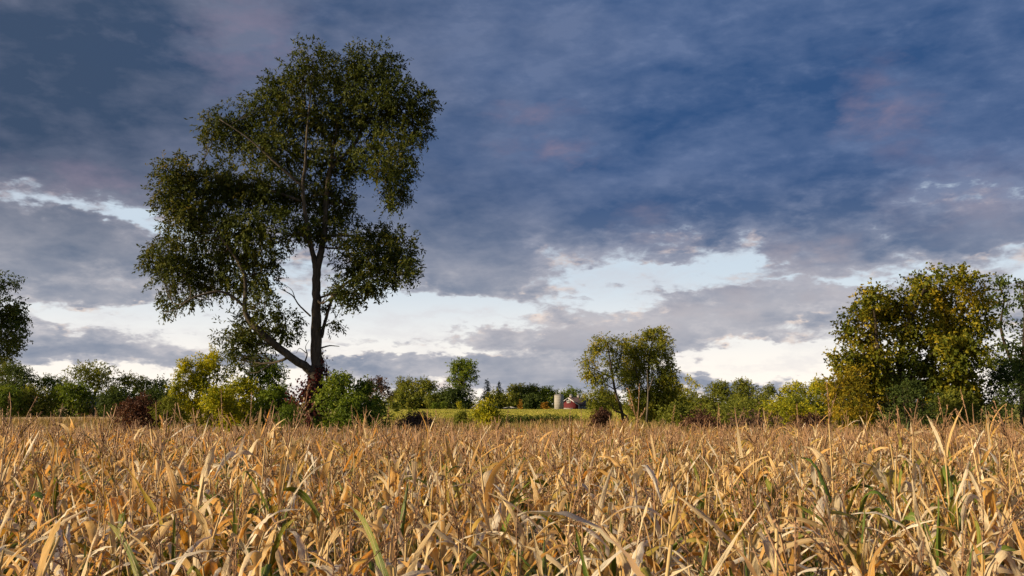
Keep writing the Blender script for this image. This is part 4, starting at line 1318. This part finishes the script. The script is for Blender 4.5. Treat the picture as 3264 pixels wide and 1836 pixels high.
c = at(1540, 1300, 452)
gable_house('shed', 'low pale shed with tin roof half hidden behind the lone round bush', 'shed', c[0], 455, 11.5, 14, 1.0, 4.3, radians(-12), M['white_paint'], M['tin'], M['white_paint'], [(-2.2, 1.2, 1.2, 1.0), (2.2, 1.2, 1.2, 1.0)])
c = at(1626, 1300, 455)
gable_house('low_shed', 'long low grey-roofed shed between the round bush and the golden cone shrub', 'shed', c[0], 457, 6.2, 5, 0.55, 1.05, 0, M['shade_grey_wall'], M['tin'])
c = at(276, 1290, 196)
h = gable_house('house', 'brick house with white gable glimpsed through the left tree row', 'house', c[0], 196, 3.2, 8, 2.2, 4.0, radians(8), M['white_paint'], M['grey_roof'], M['white_paint'], [(0.4, 2.6, 0.7, 0.7)])


def house_rest():
    def wing(g):
        g.box((3.6, 4.0, 1.15), (3.8, 5.5, 2.3))
    part('wing_wall', h, wing, M['brick'])

    def wr(g):
        for sd in (-1, 1):
            V = [[x_, 4.0 + y_, z_ + dz] for dz in (0, 0.2) for (x_, y_, z_) in ((1.75, sd * 3.3, 2.31), (5.9, sd * 3.3, 2.31), (5.9, 0, 4.3), (1.75, 0, 4.3))]
            g.add(V, [[0, 1, 2, 3], [4, 7, 6, 5], [0, 4, 5, 1], [1, 5, 6, 2], [2, 6, 7, 3], [3, 7, 4, 0]])
    part('wing_roof', h, wr, M['grey_roof'])
    part('brick_base', h, lambda g: g.box((0, -0.12, 0.85), (3.3, 0.2, 1.7)), M['brick'])


house_rest()


def hedge():
    rs = np.random.RandomState(44)
    f = Geo(('tint',))
    g = Geo()
    D = 118.0
    cl = []
    for px in np.arange(1600, 1835, 7):
        c = at(px, 1340, D + rs.uniform(-0.6, 0.6))
        c[2] = 0.55 + rs.uniform(-0.1, 0.1)
        cl.append((c, np.array([0.5, 0.7, 0.55])))
        g.tube(bend([c[0], c[1], -0.05], c, rs, 3), [0.05, 0.04, 0.03], 5)
    foliage(f, cl, rs, 0.17, 0.11, 2.2, 6, 0.35, 0.1, -0.9, 0.5, 3)
    base = (at(1717, 1340, D)[0], D, 0)
    hd = place_tree('hedge', 'low dark clipped hedge across the field left of the leaning tree', 'hedge', None, base, g, f, M['bark_dark'], M['dark'])
    for ch in hd.children:
        ch['kind'] = 'stuff'
        if ch.name.startswith('trunk'):
            ch.name = 'stems'


hedge()


def grass_blades(name, label, pts, h, width, mat, seed, lean=0.35):
    rs = np.random.RandomState(seed)
    n = len(pts)
    H = h * rs.uniform(0.55, 1.2, n)
    a = rs.uniform(0, 2 * pi, n)
    dirv = np.stack([np.cos(a), np.sin(a), np.zeros(n)], -1)
    side = np.stack([-np.sin(a), np.cos(a), np.zeros(n)], -1) * (width * rs.uniform(0.6, 1.3, n))[:, None]
    ln = (lean * rs.uniform(0.2, 1.4, n) * H)[:, None]
    up = np.array([0, 0, 1.0])
    v0, v1 = pts - side / 2, pts + side / 2
    m = pts + dirv * ln * 0.3 + up * H[:, None] * 0.6
    v2, v3 = m + side * 0.4, m - side * 0.4
    v4 = pts + dirv * ln + up * H[:, None]
    V = np.stack([v0, v1, v2, v3, v4], 1).reshape(-1, 3)
    i = np.arange(n)[:, None] * 5
    g = Geo(('tint',))
    g.add(V, i + np.array([[0, 1, 2, 3]]), i + np.array([[3, 2, 4]]), tint=np.repeat(rs.uniform(0, 1, n), 5))
    o = obj(name, g.mesh(name, False, [mat]))
    tag(o, label, kind='stuff')


rs = np.random.RandomState(50)
n = 32000
Y = rs.uniform(40, 135, n)
X = rs.uniform(-1, 1, n) * (Y * 0.62 + 3)
k = lump(np.stack([X, Y * 0.4, 0 * X], -1), 3, 9.0) > -0.55
grass_blades('dry_grass', 'tall dry tan grass between the corn and the open field', np.stack([X, Y, 0 * X - 0.03], -1)[k], 0.95, 0.10, M['dry_grass'], 51)
n = 40000
Y = 125 + 320 * rs.uniform(0, 1, n) ** 1.5
X = rs.uniform(-0.12, 0.16, n) * Y + rs.uniform(-6, 6, n)
grass_blades('meadow_grass', 'short bright grass of the open meadow before the barn', np.stack([X, Y, 0 * X - 0.12], -1), 0.45, 0.24, M['meadow'], 53, 0.5)
n = 40000
Y = rs.uniform(2.2, 22, n)
X = rs.uniform(-1, 1, n) * (Y * 0.6 + 1)
k = lump(np.stack([X, Y, 0 * X], -1), 8, 0.9) > 0.0
grass_blades('green_weeds', 'green weeds and grass growing low between the corn stalks', np.stack([X, Y, 0 * X + 0.02], -1)[k], 1.15, 0.024, M['weed'], 52, 0.5)

# ------------------------------------------------------------------ corn

def corn_leaf(rs, base, az, L, W, th0, th1, mode, segs, cols, tint, lod_fine=False):
    """one leaf blade as a strip: (V, Q, along, across). th = angle above the horizon at base and tip"""
    t = np.linspace(0, 1, segs + 1)
    th = th0 + (th1 - th0) * t ** 1.2
    if mode == 'fold':
        tf = rs.uniform(0.28, 0.6)
        th = np.where(t < tf, th0 + (th0 * 0.6 - th0) * t / tf, rs.uniform(-1.45, -0.9) + 0.25 * (t - tf))
    elif mode == 'arch':
        th = th0 + (th1 - th0) * (1 / (1 + np.exp(-(t - rs.uniform(0.3, 0.5)) * rs.uniform(7, 12))))
    yaw = az + rs.normal() * 0.4 * t + 0.22 * np.sin(t * rs.uniform(2, 6) + rs.uniform(0, 6)) * t
    T = np.stack([np.cos(th) * np.cos(yaw), np.cos(th) * np.sin(yaw), np.sin(th)], -1)
    step = L / segs
    P = base + np.concatenate([[np.zeros(3)], np.cumsum(0.5 * (T[1:] + T[:-1]) * step, 0)])
    S0 = np.stack([-np.sin(yaw), np.cos(yaw), 0 * yaw], -1)
    N0 = np.cross(S0, T)
    tw = rs.normal() * 0.6 * t + (rs.choice([-1, 1]) * rs.uniform(0.6, 3.0) * np.clip(t - 0.2, 0, 1) if rs.uniform() < 0.5 else 0)
    S = S0 * np.cos(tw)[:, None] + N0 * np.sin(tw)[:, None]
    N = np.cross(S, T)
    w = W * np.clip((t + 0.04) / 0.22, 0.35, 1) ** 0.7 * np.clip(1 - t ** 2.6, 0, 1) ** 0.75
    w = w * (1 + 0.14 * np.sin(t * rs.uniform(8, 20) + rs.uniform(0, 6)) + (rs.normal(size=segs + 1) * 0.10 if lod_fine else 0))
    curl = rs.uniform(0.08, 0.6) + rs.uniform(0, 0.7) * t
    a = np.linspace(-1, 1, cols)
    ang = a[None, :] * curl[:, None] * 1.1
    rad = (w / 2 / np.maximum(curl * 1.1, 0.2))[:, None]
    wave = 0.08 * w[:, None] * np.abs(a)[None, :] * np.sin(t * rs.uniform(8, 18) + rs.uniform(0, 6))[:, None] * np.sign(a)[None, :]
    off_s = rad * np.sin(ang)
    off_n = rad * (1 - np.cos(ang)) + wave
    if lod_fine:                             # dry crinkles
        off_n = off_n + rs.normal(size=off_n.shape) * 0.0035
    V = P[:, None, :] + S[:, None, :] * off_s[..., None] + N[:, None, :] * off_n[..., None]
    i = (np.arange(segs)[:, None] * cols + np.arange(cols - 1)[None, :]).ravel()
    Q = np.stack([i, i + 1, i + cols + 1, i + cols], -1)
    return V.reshape(-1, 3), Q, np.repeat(t, cols), np.tile(a, segs + 1)


def corn_variant(seed, lod):
    """parts of one dry maize plant: list of (name, Geo, material)"""
    rs = np.random.RandomState(seed)
    segs, cols = ((16, 5), (8, 3), (5, 2))[lod]
    parts = []
    top = rs.uniform(1.24, 1.46)
    lean = rs.normal(size=2) * 0.05
    curve = lambda z: np.array([lean[0] * z * z, lean[1] * z * z, z])
    K = ('tint', 'along', 'across')
    g = Geo(K)
    zs = np.linspace(-0.05, top + 0.20, (9, 6, 3)[lod])
    g.tube([curve(z) for z in zs], np.linspace(0.013, 0.006, len(zs)), (7, 5, 3)[lod], tint=rs.uniform(0.2, 0.9))
    if lod == 0:
        for z in np.arange(0.25, top, 0.19):
            g.tube([curve(z - 0.012), curve(z), curve(z + 0.012)], [0.012, 0.0155, 0.012], 7, tint=0.8)
    parts.append(('stalk', g, 'corn_stalk'))
    nl = (14, 12, 10)[lod]
    h0 = (0.30, 0.35, 0.65)[lod]
    hs = np.linspace(h0, top, nl) + rs.normal(size=nl) * 0.03
    az0 = rs.uniform(0, 2 * pi)
    for k, hz in enumerate(hs):
        rel = k / (nl - 1)
        az = az0 + pi * k + rs.normal() * 0.5
        L = rs.uniform(0.60, 1.05) * (0.66 if rel > 0.7 else 1.0)
        W = rs.uniform(0.046, 0.082) if lod == 0 else rs.uniform(0.038, 0.070)
        r = rs.uniform()
        if rel < 0.3:
            mode, th0, th1 = ('fold' if r < 0.5 else 'arch'), rs.uniform(0.5, 1.2), rs.uniform(-1.55, -1.2)
        elif r < 0.50:
            mode, th0, th1 = 'arch', rs.uniform(0.85, 1.4), rs.uniform(-1.5, -0.7)
        elif r < 0.72:
            mode, th0, th1 = 'fold', rs.uniform(1.0, 1.42), -1.2
        elif r < (0.96 if lod == 0 else 0.91):
            mode, th0, th1 = 'curve', rs.uniform(1.0, 1.42), rs.uniform(-0.4, 0.5)
        else:
            mode, th0, th1 = 'curve', rs.uniform(1.15, 1.5), rs.uniform(0.7, 1.35)
        if rs.uniform() < 0.65 * (1 - rel) ** 0.8 + 0.03:
            tint = rs.uniform(0.0, 0.16)
        else:
            tint = np.clip(rs.normal(*((0.30, 0.06), (0.52, 0.10), (0.86, 0.12))[rs.choice(3, p=[0.27, 0.35, 0.38])]), 0.2, 1.0)
        if rs.uniform() < 0.26:
            W *= 0.5
        g = Geo(K)
        V, Q, al, ac = corn_leaf(rs, curve(hz), az, L, W, th0, th1, mode, segs, cols, tint, lod == 0)
        g.add(V, Q, tint=tint + 0.06 * al, along=al, across=ac)
        parts.append(('leaf', g, 'corn_leaf'))
    # tassel: a spike with a few side branches, set with spikelets
    g = Geo(K)
    b = curve(top + 0.18)
    tall = rs.uniform(0.28, 0.46)
    nb = rs.randint(1, 6) if lod < 2 else rs.randint(0, 4)
    up = unit(np.array([lean[0] * 4 + rs.normal() * 0.10, lean[1] * 4 + rs.normal() * 0.10, 1.0]))
    axes = [(b, up, tall, 0.0055)]
    for k in range(nb):
        a = rs.uniform(0, 2 * pi)
        s0 = b + up * tall * rs.uniform(0.12, 0.40)
        e = rs.uniform(0.25, 0.75)
        axes.append((s0, unit(up * cos(e) + np.array([cos(a), sin(a), 0]) * sin(e)), tall * rs.uniform(0.4, 0.75), 0.004))
    for (p0, d, ln, rr) in axes:
        q = bend(p0, p0 + d * ln + np.array([0, 0, -0.02]) * (rr < 0.005), rs, 4, 0.05)
        if lod < 2:
            g.tube(q, np.linspace(rr, rr * 0.45, 4), (5, 3)[lod], tint=rs.uniform(0, 0.6))
            m = int(ln / (0.011, 0.02)[lod])
            tt = rs.uniform(0.12, 1, m)
            P = q[0] + (q[-1] - q[0]) * tt[:, None]
            A = unit(d + rs.normal(size=(m, 3)) * 0.5)
            leaf_like = Geo(('tint',))
            leaf_quads(leaf_like, P, A, unit(rs.normal(size=(m, 3))), rs.uniform(0.014, 0.024, m), rs.uniform(0.006, 0.010, m) * (1, 1.4)[lod], rs.uniform(0, 1, m))
            V, Q, T, A_ = leaf_like.arrays()
            g.add(V, Q, tint=A_['tint'])
        else:
            g.tube(q[[0, 3]], [rr * 1.9, rr * 1.2], 3, tint=rs.uniform(0, 0.8))
    parts.append(('tassel', g, 'corn_tassel'))
    if lod == 0:
        g = Geo(K)
        hz = rs.uniform(0.7, 0.95)
        a = az0 + 0.4
        d = np.array([cos(a) * 0.55, sin(a) * 0.55, 0.75 if rs.uniform() < 0.5 else -0.7])
        p0 = curve(hz)
        t = np.linspace(0, 1, 8)
        q = p0 + d * 0.24 * t[:, None]
        g.tube(q, 0.004 + 0.024 * np.sin(np.clip(t * 1.02, 0, 1) * pi) ** 0.6 * (1 - 0.35 * t), 8, tint=rs.uniform(0.2, 0.9))
        parts.append(('ear', g, 'corn_husk'))
    return parts


def field_spots():
    rs = np.random.RandomState(2)
    pts = []
    y = 3.2
    while y < 38.5:
        half = y * 0.575 + 1.3
        x = -half + rs.uniform(0, 0.2)
        while x < half:
            pts.append((x, y + rs.normal() * 0.10))
            x += rs.uniform(0.13, 0.24) * (1.0 if y < 14 else 1.2)
        y += 0.72 + rs.normal() * 0.03
    return np.array(pts)


def corn_label(x, y):
    u = x / y / 0.569                       # -1 at the left picture edge, 1 at the right
    where = ['at the left picture edge', 'below the yellow shrubs', 'below the willow trunk', 'below the open green field', 'below the red barn',
             'below the middle pair of trees', 'below the right-hand tree row', 'below the turning maple', 'at the right picture edge']
    i = int(np.searchsorted([-0.86, -0.52, -0.25, 0.02, 0.16, 0.34, 0.62, 0.90], u))
    row = 'nearest' if y < 4.6 else ('next' if y < 6.4 else 'third')
    return 'dry golden corn plant in the %s rows, %s' % (row, where[i])


def build_corn():
    rs = np.random.RandomState(3)
    spots = field_spots()
    d = np.hypot(spots[:, 0], spots[:, 1])
    inside = np.abs(spots[:, 0]) < spots[:, 1] * 0.57 + 0.45
    order = np.argsort(np.where(inside, spots[:, 1], 999))
    near = set(order[:272].tolist())
    NV = 26
    variants = []
    for v in range(NV):
        lst = []
        for nm, g, mk in corn_variant(1000 + v, 0):
            V, Q, T, A = g.arrays()
            lst.append((nm, make_mesh('corn_' + nm, V, Q, T, A, nm != 'tassel', [M[mk]])))
        variants.append(lst)
    def size(r, far):
        s = np.clip(r.normal(1.0, 0.06), 0.85, 1.16)
        if r.uniform() < (0.05 if not far else 0.045):
            s *= r.uniform(1.10, 1.28)
        return s
    for n_, i in enumerate(order[:272]):
        x, y = spots[i]
        root = empty('corn_plant', (x, y, 0.03), rs.uniform(0, 2 * pi), size(rs, False))
        root.rotation_euler = (rs.normal() * 0.05, rs.normal() * 0.05, rs.uniform(0, 2 * pi))
        tag(root, corn_label(x, y), 'corn plant', 'corn plants in the front of the field')
        broken = rs.uniform() < 0.62          # most near plants have lost their tassel
        for nm, me in variants[(n_ * 7 + rs.randint(0, 5)) % NV]:
            if broken and nm == 'tassel':
                continue
            o = bpy.data.objects.new(nm, me)
            COL.objects.link(o)
            o.parent = root
    TALL = [(2038, 1212, 8.5, 'below the middle pair of trees'), (2632, 1205, 9.0, 'left of the turning maple'), (705, 1240, 9.5, 'in front of the yellow shrubs'),
            (803, 1245, 11.0, 'in front of the low olive shrub'), (118, 1262, 9.0, 'near the left picture edge'), (30, 1248, 8.0, 'at the left picture edge'),
            (985, 1225, 8.5, 'in front of the willow trunk'), (1388, 1308, 11.0, 'in front of the purple brush mound'), (1852, 1302, 12.0, 'below the red barn'),
            (2798, 1285, 9.0, 'in front of the blue-green shrub'), (2990, 1262, 8.5, 'in front of the yellow-green shrub'), (3062, 1240, 8.0, 'in front of the dark thicket'),
            (3168, 1275, 7.5, 'near the right picture edge'), (2420, 1296, 10.0, 'in front of the right-hand tree row'), (330, 1290, 9.0, 'below the umbrella-shaped tree'),
            (560, 1282, 10.0, 'in front of the bright yellow shrub'), (870, 1275, 9.0, 'left of the willow trunk'), (1120, 1288, 10.0, 'in front of the green shrubs'), (1240, 1296, 9.5, 'at the right end of the green shrubs'),
            (1620, 1305, 11.0, 'right of the lone round bush'), (2150, 1290, 9.0, 'right of the middle pair of trees'), (2290, 1284, 10.0, 'in front of the low wine-red shrub'), (2540, 1286, 9.0, 'in front of the bright yellow-green tree'),
            (2860, 1300, 7.5, 'below the middle of the turning maple'), (2925, 1268, 9.5, 'right of the blue-green shrub'), (3100, 1282, 9.0, 'below the thin-leaved tree'), (3225, 1290, 8.0, 'at the right picture edge'), (200, 1284, 9.5, 'in front of the stubble field')]
    for n_, (px, row, D, where) in enumerate(TALL):
        tip = at(px, row, D)
        lst = variants[(n_ * 5 + 3) % NV]
        zmax = max(v.co.z for v in lst[-2][1].vertices)
        xy = [v.co for v in lst[-2][1].vertices if v.co.z > zmax - 0.02]
        sz = (tip[2] - 0.03) / zmax
        a = rs.uniform(0, 2 * pi)
        ox = sum(c.x for c in xy) / len(xy)
        oy = sum(c.y for c in xy) / len(xy)
        root = empty('corn_plant', (tip[0] - (ox * cos(a) - oy * sin(a)), D - (ox * sin(a) + oy * cos(a)), 0.03), a)
        root.scale = (1.0, 1.0, sz)
        tag(root, 'tall corn plant with upright tassel, ' + where, 'corn plant', 'tall tasselled corn plants')
        for nm, me in lst:
            if nm == 'leaf' and max(v.co.z for v in me.vertices) > 0.80 * zmax:
                continue
            o = bpy.data.objects.new(nm, me)
            COL.objects.link(o)
            o.parent = root
    # everything behind: one mass
    lods = {1: [], 2: []}
    for lod, cnt in ((1, 22), (2, 22)):
        for v in range(cnt):
            merged = {}
            for nm, g, mk in corn_variant(3000 + lod * 100 + v, lod):
                merged.setdefault(mk, Geo(('tint', 'along', 'across')))
                V, Q, T, A = g.arrays()
                merged[mk].add(V, Q, T, **A)
            lods[lod].append({k: g.arrays() for k, g in merged.items()})
    keys = ['corn_leaf', 'corn_stalk', 'corn_tassel']
    big = {k: Geo(('tint', 'along', 'across')) for k in keys}
    for i in range(len(spots)):
        if i in near:
            continue
        x, y = spots[i]
        lod = 1 if y < 14 else 2
        var = lods[lod][rs.randint(len(lods[lod]))]
        s = size(rs, True) * (1.0 if y < 18 else 1.0 - 0.12 * min((y - 18) / 8, 1))
        a = rs.uniform(0, 2 * pi)
        R = np.array([[cos(a), -sin(a), 0], [sin(a), cos(a), 0], [rs.normal() * 0.05, rs.normal() * 0.05, 1]])
        dt = rs.normal() * 0.06
        bare = rs.uniform() < (0.55 if lod == 1 else 0.12)
        for k in keys:
            if bare and k == 'corn_tassel':
                continue
            V, Q, T, A = var[k]
            big[k].add((V @ R.T) * s + np.array([x, y, 0.03]), Q, T, tint=A['tint'] + (dt if k == 'corn_leaf' else 0), along=A['along'], across=A['across'])
    root = empty('corn_field', (0, 20, 0))
    tag(root, 'mass of dry corn filling the middle and back of the field', kind='stuff')
    for k, nm in zip(keys, ('leaves', 'stalks', 'tassels')):
        V, Q, T, A = big[k].arrays()
        o = obj(nm, make_mesh(nm, V - np.array([0, 20, 0]), Q, T, A, k == 'corn_leaf', [M[k]]), root)
        o['kind'] = 'stuff'


build_corn()
